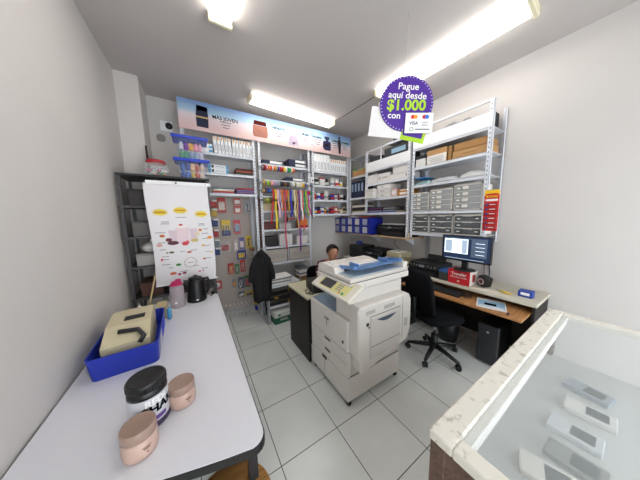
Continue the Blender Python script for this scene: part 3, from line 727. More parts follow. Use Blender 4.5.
for i in range(14):
    a = i*2.4; r = .045*math.sqrt((i+.5)/14)*1.5; cc = ('#d84a8a', '#f0e6d8', '#e0902c', '#e8e2ea', '#c8306a', '#4a9a5a')[i % 6]; nm = ('pink', 'white', 'orange', 'pale lilac', 'magenta', 'green')[i % 6]
    m = MB().m(mat(cc, .4)); m.ball((0, 0, 0), .017, 8, (1.1, .9, .8)); m.m(mat(cc, .4)); m.lathe([(.004, .012), (.012, .026)], axis='x', n=6); m.lathe([(.012, -.026), (.004, -.012)], axis='x', n=6)
    one('wrapped_candy', m, '%s sweet in the red-lidded jar, %s' % (nm, ('at the front', 'at the back', 'at the left side', 'at the right side', 'near the middle')[i % 5] + (' of the lower layer', ' of the middle layer', ' of the top layer')[i // 5]), 'sweet',
        (-.315+r*math.cos(a)*1.1, 2.80+r*math.sin(a)*1.1, 2.042+.028*(i//5)), a, 'sweets in the glass jar')
t = thing('stick', 'thin dark wooden stick standing on the left rack behind the jar', 'stick', (-.40, 2.95, 2.0202))
MB().m(mat('#3a2420', .6)).tube([(0, 0, 0), (-.005, .02, .36)], .010, 8).build('stick_shaft', t); MB().m(mat('#20130f', .6)).cyl((-.005, .02, .36), .011, .012, n=8).build('stick_tip', t)
def clear_bin(label, loc, w, d, h, items, words):
    t = thing('storage_box', label, 'storage box', loc, 0, 'clear storage boxes with blue lids')
    m = MB().m(mat('#c9d4ea', .1, kind='film', alpha=.12)); o = .80; th = .003
    A = [(-w/2*o, -d/2*o), (w/2*o, -d/2*o), (w/2*o, d/2*o), (-w/2*o, d/2*o)]; Bq = [(-w/2, -d/2), (w/2, -d/2), (w/2, d/2), (-w/2, d/2)]
    m.prism(A, 0, th)
    for k in range(4):
        k2 = (k+1) % 4; m.add([(*A[k], 0), (*A[k2], 0), (*Bq[k2], h), (*Bq[k], h)], [(0, 1, 2, 3)])
    m.build('clear_tub', t)
    m = MB().m(mat('#2340c0', .35)); m.bb(-w/2-.012, w/2+.012, -d/2-.012, d/2+.012, h-.004, h+.016, .005); m.bb(-w/2-.016, w/2+.016, -d/2-.016, -d/2-.010, h-.016, h+.01, .002); m.build('lid', t)
    cols = items; kx = 5
    for i, (cc, nm) in enumerate(cols):
        ix = i % kx; lay = i // kx; sx = w*.72/kx; px = -w*.36+sx*(ix+.5)+random.uniform(-.004, .004)
        m = MB().m(mat(cc, .45)); q = random.random()
        if words == 'toy' and i % 3 == 0: m.lathe([(.001, 0), (.018, .012), (.025, .05), (.016, .08), (.001, .09)], n=10)
        elif i % 3 == 1: m.box((0, 0, .04), (.046, .045, .078), .008)
        else: m.lathe([(.016, 0), (.025, .012), (.023, .06), (.008, .088)], n=10)
        one('party_favor', m, '%s %s in the %s clear box, %s in its %s layer' % (nm, words, 'upper' if 'upper' in label else 'lower', ('first', 'second', 'third', 'fourth', 'fifth')[ix], ('bottom', 'top')[lay]), 'party favour',
            (loc[0]+px, loc[1]-d*.24 + .0*lay, loc[2]+.006+lay*.092), q*.6, 'things inside the clear boxes')
items1 = [('#20489a', 'blue'), ('#2b52b0', 'bright blue'), ('#c9b43a', 'yellow'), ('#cf5a48', 'coral'), ('#d8c0b0', 'beige'), ('#3a62b8', 'mid blue'), ('#3f52a8', 'dusky blue'), ('#dcae80', 'peach'), ('#cf6a50', 'orange red'), ('#e2c8ae', 'cream')]
items2 = [('#3f8f55', 'green'), ('#2f8a62', 'teal green'), ('#7d8fa8', 'grey blue'), ('#8fa6b8', 'pale blue'), ('#b9b2c4', 'lilac grey'), ('#d8d6de', 'white'), ('#7b2fa0', 'purple'), ('#e8a62c', 'orange yellow'), ('#e88a9f', 'pink'), ('#e0a5b8', 'rose')]
clear_bin('lower clear storage box with blue lid standing on the left rack', (.015, 2.80, 2.0202), .31, .26, .20, items1, 'toy')
clear_bin('upper clear storage box with blue lid full of coloured favours, stacked on the other', (.015, 2.80, 2.2372), .31, .26, .22, items2, 'favour')
# clutter on the rack
def clutter_box(label, loc, s, c1, c2, rz=0.): carton('carton', label, 'box', loc, s, mat(c1, .7), rz, lid=mat(c2, .7))
clutter_box('dark carton at the left end of the rack behind the poster, top shelf', (-.46, 2.76, 1.7202), (.15, .25, .16), '#3a3534', '#2a2726')
clutter_box('grey carton in the rack behind the poster, left end of second shelf', (-.46, 2.76, 1.4202), (.15, .25, .15), '#6b6664', '#4f4b4a')
clutter_box('white carton in the rack behind the poster, left end of third shelf', (-.46, 2.76, 1.1202), (.15, .25, .12), '#a9a4a0', '#8c8784')
clutter_box('brown carton in the rack behind the poster, beside the black kettle', (-.44, 2.76, .8002), (.18, .25, .14), '#5b3c33', '#4a302a')
clutter_box('dark brown carton in the rack behind the poster, right of the brown one', (-.15, 2.76, .8002), (.3, .25, .11), '#4a3a36', '#3a2d2a')
m = MB().m(mat('#d8d2cd', .7, bump=.6, scale=25))
m.ball((0, 0, .055), .075, 16, (1, 1.1, .72)); m.tube([(0, 0, .09), (.01, 0, .115), (.03, -.02, .13)], [.02, .012, .025], 8)
one('plastic_bag', m, 'crumpled pale plastic bag on the rack left of the poster', 'bag', (-.43, 2.72, 1.2445))
# poster
po = thing('poster', 'white hanging poster of milkshake flavours with yellow starbursts, above the kettle', 'poster', (-.125, 2.555, .91))
def pw(u, v):  # poster coordinates: u 0..1 left to right, v 0..1 bottom to top
    return (-.27+.54*u + .012*math.sin(v*5), v*1.03, -.004*math.sin(u*7)-.010*math.sin(v*4+u*2))
m = MB().m(mat('#e6e2e4', .45, scale=3, var=.03)); vs = []; fs = []; n1, n2 = 16, 24
for s_ in (0, .001):
    for j in range(n2+1):
        for i in range(n1+1):
            u, v = i/n1, j/n2; p = pw(u, v); vs.append((p[0], p[2]+s_, p[1]))
nn = (n1+1)*(n2+1)
for j in range(n2):
    for i in range(n1):
        a = j*(n1+1)+i; fs.append((a, a+1, a+n1+2, a+n1+1)); fs.append((nn+a, nn+a+1, nn+a+n1+2, nn+a+n1+1))
m.add(vs, fs, True)
def pp(m, pts, off=.0018):
    v3 = []
    for u, v in pts:
        v = v*.94+.065
        p = pw(u, v); v3.append((p[0], p[2]-off, p[1]))
    m.add(v3, [list(range(len(v3)))])
def pel(m, u, v, ru, rv, n=14, off=.0018, a0=0): pp(m, [(u+ru*math.cos(2*PI*k/n), v+rv*math.sin(2*PI*k/n)) for k in range(n)], off)
def prc(m, u, v, w, h, off=.0018): pp(m, [(u-w/2, v-h/2), (u+w/2, v-h/2), (u+w/2, v+h/2), (u-w/2, v+h/2)], off)
for u, v in ((.19, .70), (.50, .72), (.84, .68)):
    m.m(mat('#ecd21e', .5)); pts = []
    for k in range(32):
        a = 2*PI*k/32; r = 1 if k % 2 == 0 else .62; pts.append((u+.135*r*math.cos(a), v+.042*r*math.sin(a)))
    pp(m, pts); m.m(mat('#b5541c', .5))
    for k in range(8): prc(m, u-.075+.021*k, v, .013, .017, .0026)
m.m(INK2); random.seed(3)
for u, v, w in ((.50, .645, .16), (.24, .60, .10), (.24, .58, .13), (.82, .57, .08), (.82, .555, .10), (.14, .49, .14), (.14, .385, .1), (.14, .31, .08), (.17, .235, .1), (.17, .205, .08), (.17, .15, .12), (.86, .46, .1), (.85, .40, .1), (.87, .32, .11), (.88, .25, .09), (.87, .175, .13), (.44, .275, .06), (.63, .28, .1), (.45, .055, .12), (.8, .06, .1), (.88, .51, .08), (.24, .11, .06), (.65, .10, .08)):
    k = -w/2
    while k < w/2: prc(m, u+k, v, .013, .007); k += .019
m.m(mat('#e3cdd3', .5)); pp(m, [(.40, .36), (.57, .36), (.60, .54), (.38, .54)]); m.m(mat('#d8c3cc', .5)); pp(m, [(.28, .37), (.38, .37), (.40, .51), (.26, .51)]); pp(m, [(.61, .37), (.71, .37), (.73, .52), (.60, .52)])
m.m(mat('#f0e6e2', .5)); pel(m, .49, .545, .10, .014, off=.0024)
for u, v, ru, rv, c_ in ((.47, .565, .035, .010, '#c4303a'), (.31, .375, .09, .022, '#54222a'), (.25, .41, .05, .02, '#6b2a30'), (.50, .36, .055, .022, '#c92f3f'), (.54, .375, .03, .018, '#dd5560'), (.66, .39, .07, .018, '#cdbb6a'), (.72, .46, .04, .025, '#ddd0b0'), (.78, .50, .03, .014, '#df7a2c'), (.16, .455, .04, .015, '#c4672c'), (.10, .36, .045, .018, '#d9a79a'), (.27, .275, .04, .012, '#55602c'), (.20, .275, .02, .008, '#7d8a3c'), (.55, .262, .045, .011, '#b5593c'), (.11, .205, .02, .012, '#c22f4c'), (.36, .135, .045, .014, '#3d8f3c'), (.93, .41, .045, .018, '#e08a2a'), (.80, .325, .03, .010, '#e0a52c'), (.94, .24, .02, .008, '#e0b52c'), (.80, .17, .03, .010, '#c46a3c'), (.27, .045, .055, .016, '#c9653f'), (.37, .028, .03, .012, '#a82a4a'), (.45, .035, .035, .013, '#8c2440'), (.71, .03, .02, .01, '#c43a6a'), (.77, .035, .015, .008, '#b5305a')):
    m.m(mat(c_, .5)); pel(m, u, v, ru, rv, off=.003)
m.m(mat('#9a6a4c', .5))
for k in range(20):
    a = 2*PI*k/20; pel(m, .56+.10*math.cos(a), .145+.052*math.sin(a), .010, .005, 6)
prc(m, .56, .145, .10, .006); m.build('poster_sheet', po, recalc=False)
m = MB().m(WHITE); m.bb(-.26, .29, -.006, .006, 1.02, 1.055, .002); m.m(DARK); m.cyl((-.02, -.0075, 1.038), .009, .0015, 'y', 10); m.cyl((.24, -.0075, 1.038), .005, .0015, 'y', 8); m.build('hanging_bar', po)
m = MB().m(WHITE); m.bb(-.27, .29, -.010, .004, -.012, .004, .002); m.build('bottom_bar', po)

# wall sensor + vent on the back wall
t = thing('motion_sensor', 'white wall plate with black round sensor, high left of the banner', 'sensor', (-.235, 3.449, 2.80))
m = MB().m(WHITE); m.bb(-.065, .065, -.02, 0, -.065, .065, .006); m.build('plate', t)
m = MB().m(BLACK); m.lathe([(.034, -.021), (.04, -.03), (.038, -.05), (.02, -.058), (.0001, -.06)], (.03, 0, .0), 'y', 20); m.m(mat('#3a3a40', .2)); m.ball((.03, -.058, 0), .012); m.build('lens_housing', t)
m = MB().m(mat('#9a9593', .6)); m.cyl((0, 0, 0), .052, .006, 'y', 24); m.m(mat('#77726f', .6))
for k in range(-3, 4): m.bb(-.04, .04, -.0012, .0, k*.011-.002, k*.011+.002)
one('round_vent', m, 'small round grey vent on the wall below the sensor', 'vent', (-.305, 3.443, 2.645))

# ------------------------------------------------------------------ right wall shelf contents
def clearbox(label, x, y, z, sx, sy, sz, c1='#b9936a', **k): return carton('carton', label, 'box', (x, y, z), (sx, sy, sz), mat(c1, .8), face='x', **k)
def ctn(label, y0, y1, z, h, c1, lid=None, bands=(), x=XF+.02, dx=.26, name='carton'):
    m = MB().m(mat(c1, .75)); sy = y1-y0; m.bb(0, dx, -sy/2, sy/2, 0, h, .003)
    for bc, a0, a1, z0, z1 in bands: m.m(mat(bc, .7)).bb(-.0008, .001, sy/2-a1*sy, sy/2-a0*sy, z0*h, z1*h)
    t = thing(name, label, 'box', (x, (y0+y1)/2, z)); m.build('body', t)
    if lid: MB().m(mat(lid, .75)).bb(-.003, dx+.003, -sy/2-.003, sy/2+.003, h*.7, h+.002, .003).build('lid', t)
    return t
# near bay, shelf 2.21
ctn('black and white box at the left end of the near bay carton shelf', 1.56, 1.69, 2.2102, .14, '#dcdad8', lid='#1e1e20')
ctn('brown cardboard box with large white label on the near bay carton shelf', 1.30, 1.54, 2.2102, .17, '#b08555', bands=(('#e5e2dd', .02, .98, .04, .62), ('#8f8d8a', .15, .85, .40, .43), ('#8f8d8a', .15, .85, .28, .31), ('#8f8d8a', .2, .8, .16, .19)))
t = ctn('small brown cardboard box between labelled box and long cartons', 1.25, 1.285, 2.2102, .16, '#9c7446')
ctn('lower long brown cardboard carton on the near bay shelf', .90, 1.235, 2.2102, .085, '#b58c5c', bands=(('#9c7446', .0, 1, .9, 1), ('#8c683e', .3, .7, .4, .5)))
ctn('upper long brown cardboard carton on the near bay shelf', .91, 1.225, 2.2962, .075, '#a87c4a', bands=(('#8c683e', .0, 1, .88, 1),))
# shelf 1.98 : plastic bags with film and paper
def bagpile(label, y0, y1, z, h, c1, al=.8, x=XF+.015, dx=.27, seed=1):
    random.seed(seed); m = MB().m(mat(c1, .18, kind='film', alpha=al)); nx, ny = 7, 12; vs = []; fs = []
    for s_ in (0, 1):
        for i in range(nx+1):
            for j in range(ny+1):
                e = math.sin(PI*i/nx)*math.sin(PI*j/ny)
                zz = (h*(.25+.75*e**.35)*(.75+.5*random.random()) if s_ and 0 < e else (h*.12 if s_ else 0))
                vs.append((dx*i/nx, (y1-y0)*(j/ny-.5), zz))
    nn = (nx+1)*(ny+1)
    for i in range(nx):
        for j in range(ny):
            a = i*(ny+1)+j
            for s_ in (0, nn): fs.append((a+s_, a+1+s_, a+ny+2+s_, a+ny+1+s_))
    for i in range(nx):
        for jj in (0, ny): a = i*(ny+1)+jj; fs.append((a, a+ny+1, nn+a+ny+1, nn+a))
    for j in range(ny):
        for ii in (0, nx): a = ii*(ny+1)+j; fs.append((a, a+1, nn+a+1, nn+a))
    m.add(vs, fs, True)
    one('plastic_bag', m, label, 'bag', (x, (y0+y1)/2, z))
bagpile('pale aqua plastic sleeve pile at the left end of the near bay bag shelf', 1.50, 1.70, 1.9802, .06, '#b9dcd8', .9, seed=2)
bagpile('clear plastic bag of grey papers in the middle of the near bay bag shelf', 1.17, 1.49, 1.9802, .065, '#c9cccf', .8, seed=3)
bagpile('clear plastic bag of white goods at the right end of the near bay bag shelf', .90, 1.16, 1.9802, .08, '#dcdcdc', .75, seed=4)
m = MB().m(mat('#2f7fc0', .4)); m.bb(0, .2, -.08, .08, 0, .012, .003); one('folder', m, 'thin blue folder poking out under the aqua sleeves', 'folder', (XF-.012, 1.60, 1.9803-.0), 0).location.z = 2.052
ctn('long black box behind the clear film at the top of the near bay', .93, 1.50, 2.4502, .20, '#1f2023', x=XF+.20, dx=.12)
bagpile('roll of clear film lying behind the white board at the top of the near bay', .95, 1.5, 2.4502, .17, '#cfd1d4', .6, x=XF+.02, dx=.17, seed=5)
bagpile('dark film bag behind the white board, left end of the near bay top', 1.52, 1.70, 2.4502, .16, '#4a4b4f', .9, x=XF+.03, seed=8)

# drawer units
def drawer_unit(label, yc, w, z, h, nd, tint, group, big=False):
    t = thing('drawer_unit', label, 'drawer unit', (XF+.02, yc, z), 0, group)
    fr = mat('#d9d3ca', .4); m = MB().m(fr); d = .26; b_ = .010
    m.bb(0, d, -w/2, -w/2+b_, 0, h); m.bb(0, d, w/2-b_, w/2, 0, h); m.bb(0, d, -w/2, w/2, h-b_, h); m.bb(0, d, -w/2, w/2, 0, b_); m.bb(d-.004, d, -w/2, w/2, 0, h)
    m.build('casing', t)
    dh = (h-2*b_)/nd
    for k in range(nd):
        z0 = b_+k*dh+.002; z1 = z0+dh-.004
        if k: MB().m(fr).bb(.0, d-.01, -w/2+b_, w/2-b_, z0-.004, z0-.0005).build('runner', t)
        m = MB().m(mat(tint, .15, kind='film', alpha=.62 if big else .75)); m.bb(-.004, .0, -w/2+.006, w/2-.006, z0, z1, .001); m.bb(.0, d-.02, -w/2+.012, -w/2+.014, z0, z1-.006); m.bb(.0, d-.02, w/2-.014, w/2-.012, z0, z1-.006); m.bb(0, d-.02, -w/2+.012, w/2-.012, z0, z0+.002)
        dr = m.build('drawer', t)
        m = MB().m(mat('#e3ddd5', .4))
        if big: m.box((-.006, 0, z1-.006), (.008, w*.36, .006), .002); m.bb(-.006, -.004, -w/2+.006, w/2-.006, z1-.004, z1)
        else: m.box((-.009, w*.06, z0+dh*.5), (.014, w*.22, dh*.52), .008); m.bb(-.006, -.004, -w/2+.006, w/2-.006, z1-.003, z1)
        m.build('drawer_handle', dr)
        m = MB().m(PAPER); yy = w*.32
        m.bb(-.006, -.0042, yy-.016, yy+.016, z0+dh*.35, z0+dh*.35+(.010 if big else .016))
        if big and k != 1: m.bb(-.006, -.0042, -yy-.014, -yy+.014, z0+dh*.4, z0+dh*.4+.009)
        m.build('label_sticker', dr)
        random.seed(hash(label) % 100+k if False else len(label)+k)
        cs = ('#55585c', '#8c8f92', '#b5713a', '#5a7088', '#7a5a50', '#a03030', '#9aa08a') if big else ('#b5b6b4', '#c9c8c4', '#a9aca9', '#bfa99a', '#d0cfcc', '#b0b4b8', '#c6beae')
        m = MB()
        for j in range(4):
            m.m(mat(cs[random.randrange(7)], .6)); yy = -w*.36+w*.22*j; m.box((.09, yy+.01, z0+.002+dh*.22), (.12, w*.17, dh*.38), .004)
        m.build('contents', dr)
    return t
for i, (y0, y1) in enumerate(((1.49, 1.725), (1.21, 1.475), (.925, 1.195))):
    drawer_unit('four-drawer clear plastic unit, %s on the upper drawer shelf' % ('leftmost', 'middle one', 'rightmost')[i], (y0+y1)/2, y1-y0, 1.6302, (.245, .265, .285)[i], 4, '#aeb0b0', 'four-drawer clear plastic units')
for i, (y0, y1) in enumerate(((1.475, 1.725), (1.19, 1.46), (.90, 1.175))):
    drawer_unit('three-drawer smoky plastic unit with grey frame, %s on the lower drawer shelf' % ('leftmost', 'middle one', 'rightmost')[i], (y0+y1)/2, y1-y0, 1.3452, .235, 3, '#6d7173', 'three-drawer smoky plastic units', big=True)
# red hanging card
t = thing('product_strip', 'red hanging card of six small glue packs with yellow top, on the near post', 'hanging card', (2.5465, .83, 1.41))
m = MB().m(mat('#c81f1c', .45)); m.bb(-.002, .002, -.06, .06, 0, .36); m.build('card', t)
m = MB().m(mat('#efc21e', .45)); m.bb(-.003, .002, -.06, .06, .36, .41); m.m(mat('#c81f1c', .45)); m.bb(-.0034, -.0028, -.05, .05, .335, .375); m.m(YEL).text('BOING', .03, (-.0042, 0, .345), (PI/2, 0, -PI/2), bold=.03); m.m(PAPER); m.bb(-.0034, -.0022, -.05, .05, .30, .32); m.build('header', t)
m = MB().m(mat('#e8e2de', .5))
m.build('header_text', t) if False else None
for k in range(6):
    m = MB().m(mat('#a31a1a', .4)); z = .02+k*.046; m.box((-.006, 0, z+.015), (.010, .104, .032), .003); m.m(mat('#2b3f8c', .4)); m.box((-.012, .032, z+.015), (.006, .018, .02), .003); m.m(PAPER); m.box((-.0115, -.012, z+.015), (.003, .045, .006)); m.build('glue_pack', t)

# centre bay: top stuff
t = thing('appliance_box', 'black box with pale blue label behind the white board of the centre bay', 'box', (XF+.03, 2.0, 2.3302))
MB().m(mat('#1d1f22', .5)).bb(0, .24, -.21, .24, 0, .27, .004).build('body', t); m = MB().m(mat('#8fb3cc', .5)); m.bb(-.001, .001, -.14, .10, .17, .235); m.build('printed_label', t)
ctn('dark grey box behind the white board at the far end of the centre bay', 2.31, 2.56, 2.3302, .22, '#3b3d40', x=XF+.05, dx=.2)
t = thing('wall_clock', 'small round cream clock standing on top of the centre bay behind the sign', 'clock', (2.70, 1.80, 2.6668), R(-52))
# stands on a small rail box: build base plank
MB().m(mat('#bdb8a8', .5)).lathe([(.075, -.014), (.08, -.010), (.08, .014), (.0001, .014)], (0, 0, .085), 'y', 24).build('clock_case', t)
m = MB().m(mat('#dcd6bf', .5)).lathe([(.0001, -.0175), (.066, -.0165)], (0, 0, .085), 'y', 24); m.m(INK); m.bb(-.002, .002, -.019, -.0175, .085, .135); m.bb(0, .035, -.019, -.0175, .083, .087); m.build('clock_dial', t)
m = MB().m(mat('#8b8677', .5)).bb(-.05, .05, -.03, .03, 0, .012, .003); m.build('foot', t)
# planks lie across the centre-bay top so that the boxes stand on something
m = MB().m(STEEL); m.bb(2.555, 2.895, 1.765, 2.20, 2.6603, 2.6665, .001); one('top_plate', m, 'flat steel plate across the top of the centre bay', 'plate')
ctn('brown cardboard box standing on top of the centre bay under the ceiling', 1.93, 2.03, 2.6668, .20, '#a07a48', x=2.66, dx=.14)
ctn('dark upright box on top of the centre bay, left of the brown one', 2.05, 2.14, 2.6668, .24, '#2c2a2a', x=2.66, dx=.12)
# white boxes on 2.11 and 1.865
ctn('long white box with blank side at the left end of the upper white box shelf', 2.37, 2.58, 2.1102, .14, '#e2ded9', lid='#d6d2cd')
ctn('white box with rounded script print on the upper white box shelf', 2.12, 2.36, 2.1102, .13, '#dedad6', bands=(('#b5b1ae', .1, .3, .3, .7), ('#b5b1ae', .4, .85, .4, .6)))
ctn('low white box at the bottom right of the upper white box shelf', 1.79, 2.11, 2.1102, .085, '#e6e3df', lid='#dad7d3', bands=(('#55565a', .85, .9, .3, .6),))
ctn('upper white box stacked at the right of the upper white box shelf', 1.80, 2.06, 2.1982, .105, '#e0dcd8', lid='#d2cec9')
ctn('white box pulled forward at the left end of the lower white box shelf', 2.38, 2.558, 1.8652, .15, '#dcd8d3', x=XF-.06, lid='#ccc8c3')
z = 1.8652
for i in range(3):
    ctn('small white box, %s of three stacked on the lower white box shelf' % ('bottom', 'middle', 'top')[i], 2.10, 2.36, z, .066, ('#dedad6', '#d2cdc9', '#e4e1dd')[i], bands=(('#9a9898', .3, .5, .4, .6),)); z += .068
def envelope(label, cc, loc, sy, h, rz, tilt=0):
    m = MB().m(mat(cc, .7)); m.bb(0, .22, -sy/2, sy/2, 0, h, .004); m.m(mat('#e9e6e2', .7)); m.bb(-.001, .0005, -sy*.3, sy*.3, h*.25, h*.75); one('envelope_pack', m, label, 'envelopes', loc, rz, 'envelope packs on the lower white box shelf')
envelope('pack of pale pink envelopes right of the three stacked white boxes', '#d9b8b0', (XF+.02, 2.03, 1.8652), .10, .11, .04)
envelope('pack of manila orange envelopes at the right end of the lower white box shelf', '#c58a3c', (XF+.02, 1.87, 1.8652), .19, .06, -.03)
envelope('pack of brown envelopes lying on the manila ones', '#a66f33', (XF+.03, 1.87, 1.9257), .18, .035, .02)
flatstack('notebook', '%s notebook, %s of the wide pile, centre bay', 'notebook', (XF+.15, 2.42, 1.6302), .24, .30, cl('blue', 'grey', 'navy blue', 'maroon', 'purple', 'black'), .016, group='notebooks on the centre bay lowest shelf')
flatstack('notebook', '%s notebook, %s of the flat pile beside the wide pile', 'notebook', (XF+.15, 2.13, 1.6302), .24, .22, cl('blue', 'grey', 'black', 'grey', 'black'), .018, group='notebooks on the centre bay lowest shelf')
flatstack('clipboard', '%s clipboard, %s of the pair by the near end of the centre bay', 'clipboard', (XF+.15, 1.90, 1.6302), .24, .2, cl('maroon', 'cream'), .008, group='clipboards on the centre bay')
# corner bay
for i in range(4):
    binder('upright navy binder, %s of four in the corner bay' % nth(i, 4), (XF+.065, 3.02-i*.088, 1.9202), .078, .30)
t = thing('open_carton', 'brown cardboard carton with green bag on the corner bay shelf', 'box', (XF+.07, 2.86, 2.3102))
MB().m(CARD).bb(0, .2, -.17, .17, 0, .11, .003).build('body', t)
m = MB().m(mat('#9fd0a8', .3, kind='film', alpha=.85)); m.ball((.1, -.02, .125), .05, sz=(1.2, 2.4, .7)); m.m(mat('#1e9a45', .4)); m.ball((.03, .13, .125), .03, sz=(1, 1, 1)); m.build('green_bag', t)
flatstack('notebook', '%s notebook, %s of the pile in the corner bay', 'notebook', (XF+.19, 2.87, 1.6302), .22, .36, cl('white', 'cream', 'black', 'dark brown', 'black', 'white', 'cream', 'black'), .022, group='notebooks in the corner bay')
# paper packs in front, above the blue bins
# ------------------------------------------------------------------ blue bins
bt = thing('storage_drawer_rack', 'blue plastic bin rack with pale windows on the wooden wall shelf', 'storage rack', (2.50, 2.925, 1.2552))
BL = mat('#1d2a94', .35)
m = MB().m(BL); W = 1.0; H_ = .29; D = .3
for z in (0, .142, .284): m.bb(0, D, -W/2, W/2, z, z+.008)
for k in range(6): y = -W/2+k*(W-.010)/5; m.bb(0, D, y, y+.010, 0, H_)
m.bb(D-.004, D, -W/2, W/2, 0, H_); m.build('rack_frame', bt)
for r_ in range(2):
    for k in range(5):
        y = -W/2+.012+k*(W-.010)/5; w = (W-.010)/5-.014; z = .012+r_*.142
        m = MB().m(BL); m.bb(-.002, .004, y, y+w*.38, z, z+.124, .001); m.bb(.004, D-.02, y, y+w, z, z+.003); m.build('bin', bt)
        m = MB().m(mat(('#b9bcc4', '#9da3b3', '#c9c6c2')[(k+r_) % 3], .4)); m.bb(-.001, .003, y+w*.4, y+w, z+.01, z+.118, .001); m.build('window_panel', bt)
for i, (yy, cc, nm) in enumerate(((3.20, '#8a7a60', 'brown'), (2.95, '#c9c6c2', 'white'), (2.66, '#b5502c', 'orange red'))):
    m = MB().m(mat(cc, .6)); m.bb(0, .24, -.10, .10, 0, .018, .003); one('folder', m, 'flat %s folder lying on top of the blue bin rack' % nm, 'folder', (2.53, yy, 1.5480), .05*(i-1), 'folders on the blue bins')

# ------------------------------------------------------------------ printers
def mfp(label, loc, rz, w, d, h, col=BLACK, panel=True, paper=False, tray=True, rear=.05):
    """desktop multifunction printer, front toward local -y"""
    t = thing('desktop_printer', label, 'printer', loc, rz)
    G = mat('#2b2c30', .25)
    m = MB().m(col); m.prism([(-w/2, 0), (w/2, 0), (w/2, h*.62), (w/2-.01, h*.66), (-w/2+.01, h*.66), (-w/2, h*.62)], -d/2, d/2, 'y'); m.m(DARK); m.bb(-w*.34, w*.34, -d/2-.001, -d/2+.02, h*.12, h*.42); m.build('body', t)
    m = MB().m(col); m.bb(-w/2+.004, w/2-.004, -d/2+.02, d/2, h*.67, h, .008); m.build('scanner_lid', t)
    if panel:
        m = MB().m(mat('#191a1d', .2)).at((0, -d/2+.004, h*.66), (R(35), 0, 0)); m.box((0, 0, .012), (w*.96, .07, .018), .004); m.m(mat('#707580', .3)); m.box((-.02, -.005, .0225), (.07, .035, .002)); m.m(mat('#b8bcc0', .3))
        for k in range(6): m.cyl((-w*.4+k*w*.1 + (w*.26 if k > 2 else 0), -.008+(k % 2)*.014, .0215), .005, .002, n=8)
        m.build('control_panel', t)
    if tray: m = MB().m(col); m.bb(-w*.3, w*.3, -d/2-.07, -d/2+.01, h*.08, h*.11, .003); m.build('output_tray', t)
    if rear:
        m = MB().m(mat('#222327', .4)).at((0, d/2-.012, h-.004), (R(-18), 0, 0)); m.bb(-w*.3, w*.3, -.004, .004, 0, rear+.03, .002); m.build('paper_support', t)
    if paper: m = MB().m(PAPER); m.bb(-w*.36, w*.36, -d*.36, d*.30, h+.0005, h+.012, .001); m.build('paper_sheet', t)
    return t
mfp('large black printer with white paper on top, on the wooden wall shelf', (2.725, 2.075, 1.2552), R(-90), .56, .30, .18, paper=True, tray=False, rear=0)
t = thing('lamp_globe', 'small cream bulb-shaped ornament at the near end of the wall shelf', 'ornament', (2.56, 1.753, 1.2552))
MB().m(mat('#c8b79a', .5)).lathe([(.012, 0), (.011, .012), (.009, .03), (.02, .05), (.021, .065), (.0001, .085)], n=12).build('globe', t); MB().m(DARK).cyl((0, 0, .084), .004, .012, n=8).build('tip', t)

# ------------------------------------------------------------------ long desk along the right wall
dk = thing('desk', 'long desk along the right wall with pale worn top and wooden keyboard shelf', 'desk', (2.60, 1.75, 0))
CT = mat('#c9c3b2', .5, scale=12, var=.12)
ym, yx = .42-1.75, 3.08-1.75
MB().m(CT).bb(-.16, .318, ym, yx, .765, .795, .003).build('top', dk)
MB().m(mat('#c08a55', .5, kind='wood')).bb(-.37, .10, ym+.04, 1.62-1.75, .675, .695, .003).build('keyboard_shelf', dk)
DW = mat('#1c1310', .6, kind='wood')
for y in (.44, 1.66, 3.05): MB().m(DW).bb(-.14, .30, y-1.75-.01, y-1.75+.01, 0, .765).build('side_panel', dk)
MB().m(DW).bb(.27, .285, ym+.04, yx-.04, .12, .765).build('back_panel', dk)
for y in (.56, 1.56): MB().m(DARK).bb(-.34, -.30, y-1.75-.006, y-1.75+.006, .695, .71).build('shelf_bracket', dk)

mfp('black inkjet printer on the long desk behind the office chair', (2.66, 1.48, .7952), R(-90), .42, .32, .155, rear=.05)
t = mfp('beige printer with white paper on top on the long desk, beyond the black inkjet', (2.68, 2.00, .7952), R(-90), .26, .30, .22, col=mat('#b9b08f', .5), panel=False, paper=True, tray=False, rear=0)
mfp('black office printer with buttoned panel on the long desk behind the copier', (2.64, 2.36, .7952), R(-90), .38, .36, .22, rear=.0)
t = thing('desktop_box', 'dark boxy machine on the far end of the long desk by the corner', 'machine', (2.66, 2.80, .7952))
m = MB().m(DARK).bb(-.16, .16, -.18, .18, 0, .24, .008); m.m(BLACK).bb(-.162, -.158, -.12, .12, .05, .19); m.build('body', t); MB().m(mat('#2a3c8c', .4)).bb(-.04, .04, .02, .12, .2402, .30, .008).build('blue_cap', t)

# monitor
t = thing('monitor', 'wide black computer monitor showing a bright window, on the long desk', 'monitor', (2.52, 1.02, .957), R(0))
m = MB().m(BLACK); m.bb(-.012, .02, -.24, .24, .10, .39, .004); m.build('housing', t)
sc = mat('#23304a', .2, emit=.55); s2 = mat('#dfeaf5', .2, emit=1.15); s3 = mat('#4b5a6e', .2, emit=.6); s4 = mat('#98a9bb', .2, emit=.8)
m = MB().m(sc).bb(-.0135, -.011, -.226, .226, .118, .378); m.m(s2).bb(-.0142, -.013, -.03, .212, .185, .35); m.m(s3).bb(-.0142, -.013, -.06, .212, .352, .362); m.bb(-.0142, -.013, -.20, -.06, .16, .362)
m.m(s4).bb(-.0148, -.0138, .13, .20, .2, .335); m.bb(-.0148, -.0138, -.02, .03, .19, .34); m.bb(-.0142, -.013, -.18, .2, .125, .132); m.m(s2)
for k in range(4): m.bb(-.0148, -.0138, -.18, -.10, .19+k*.04, .195+k*.04)
m.build('screen', t)
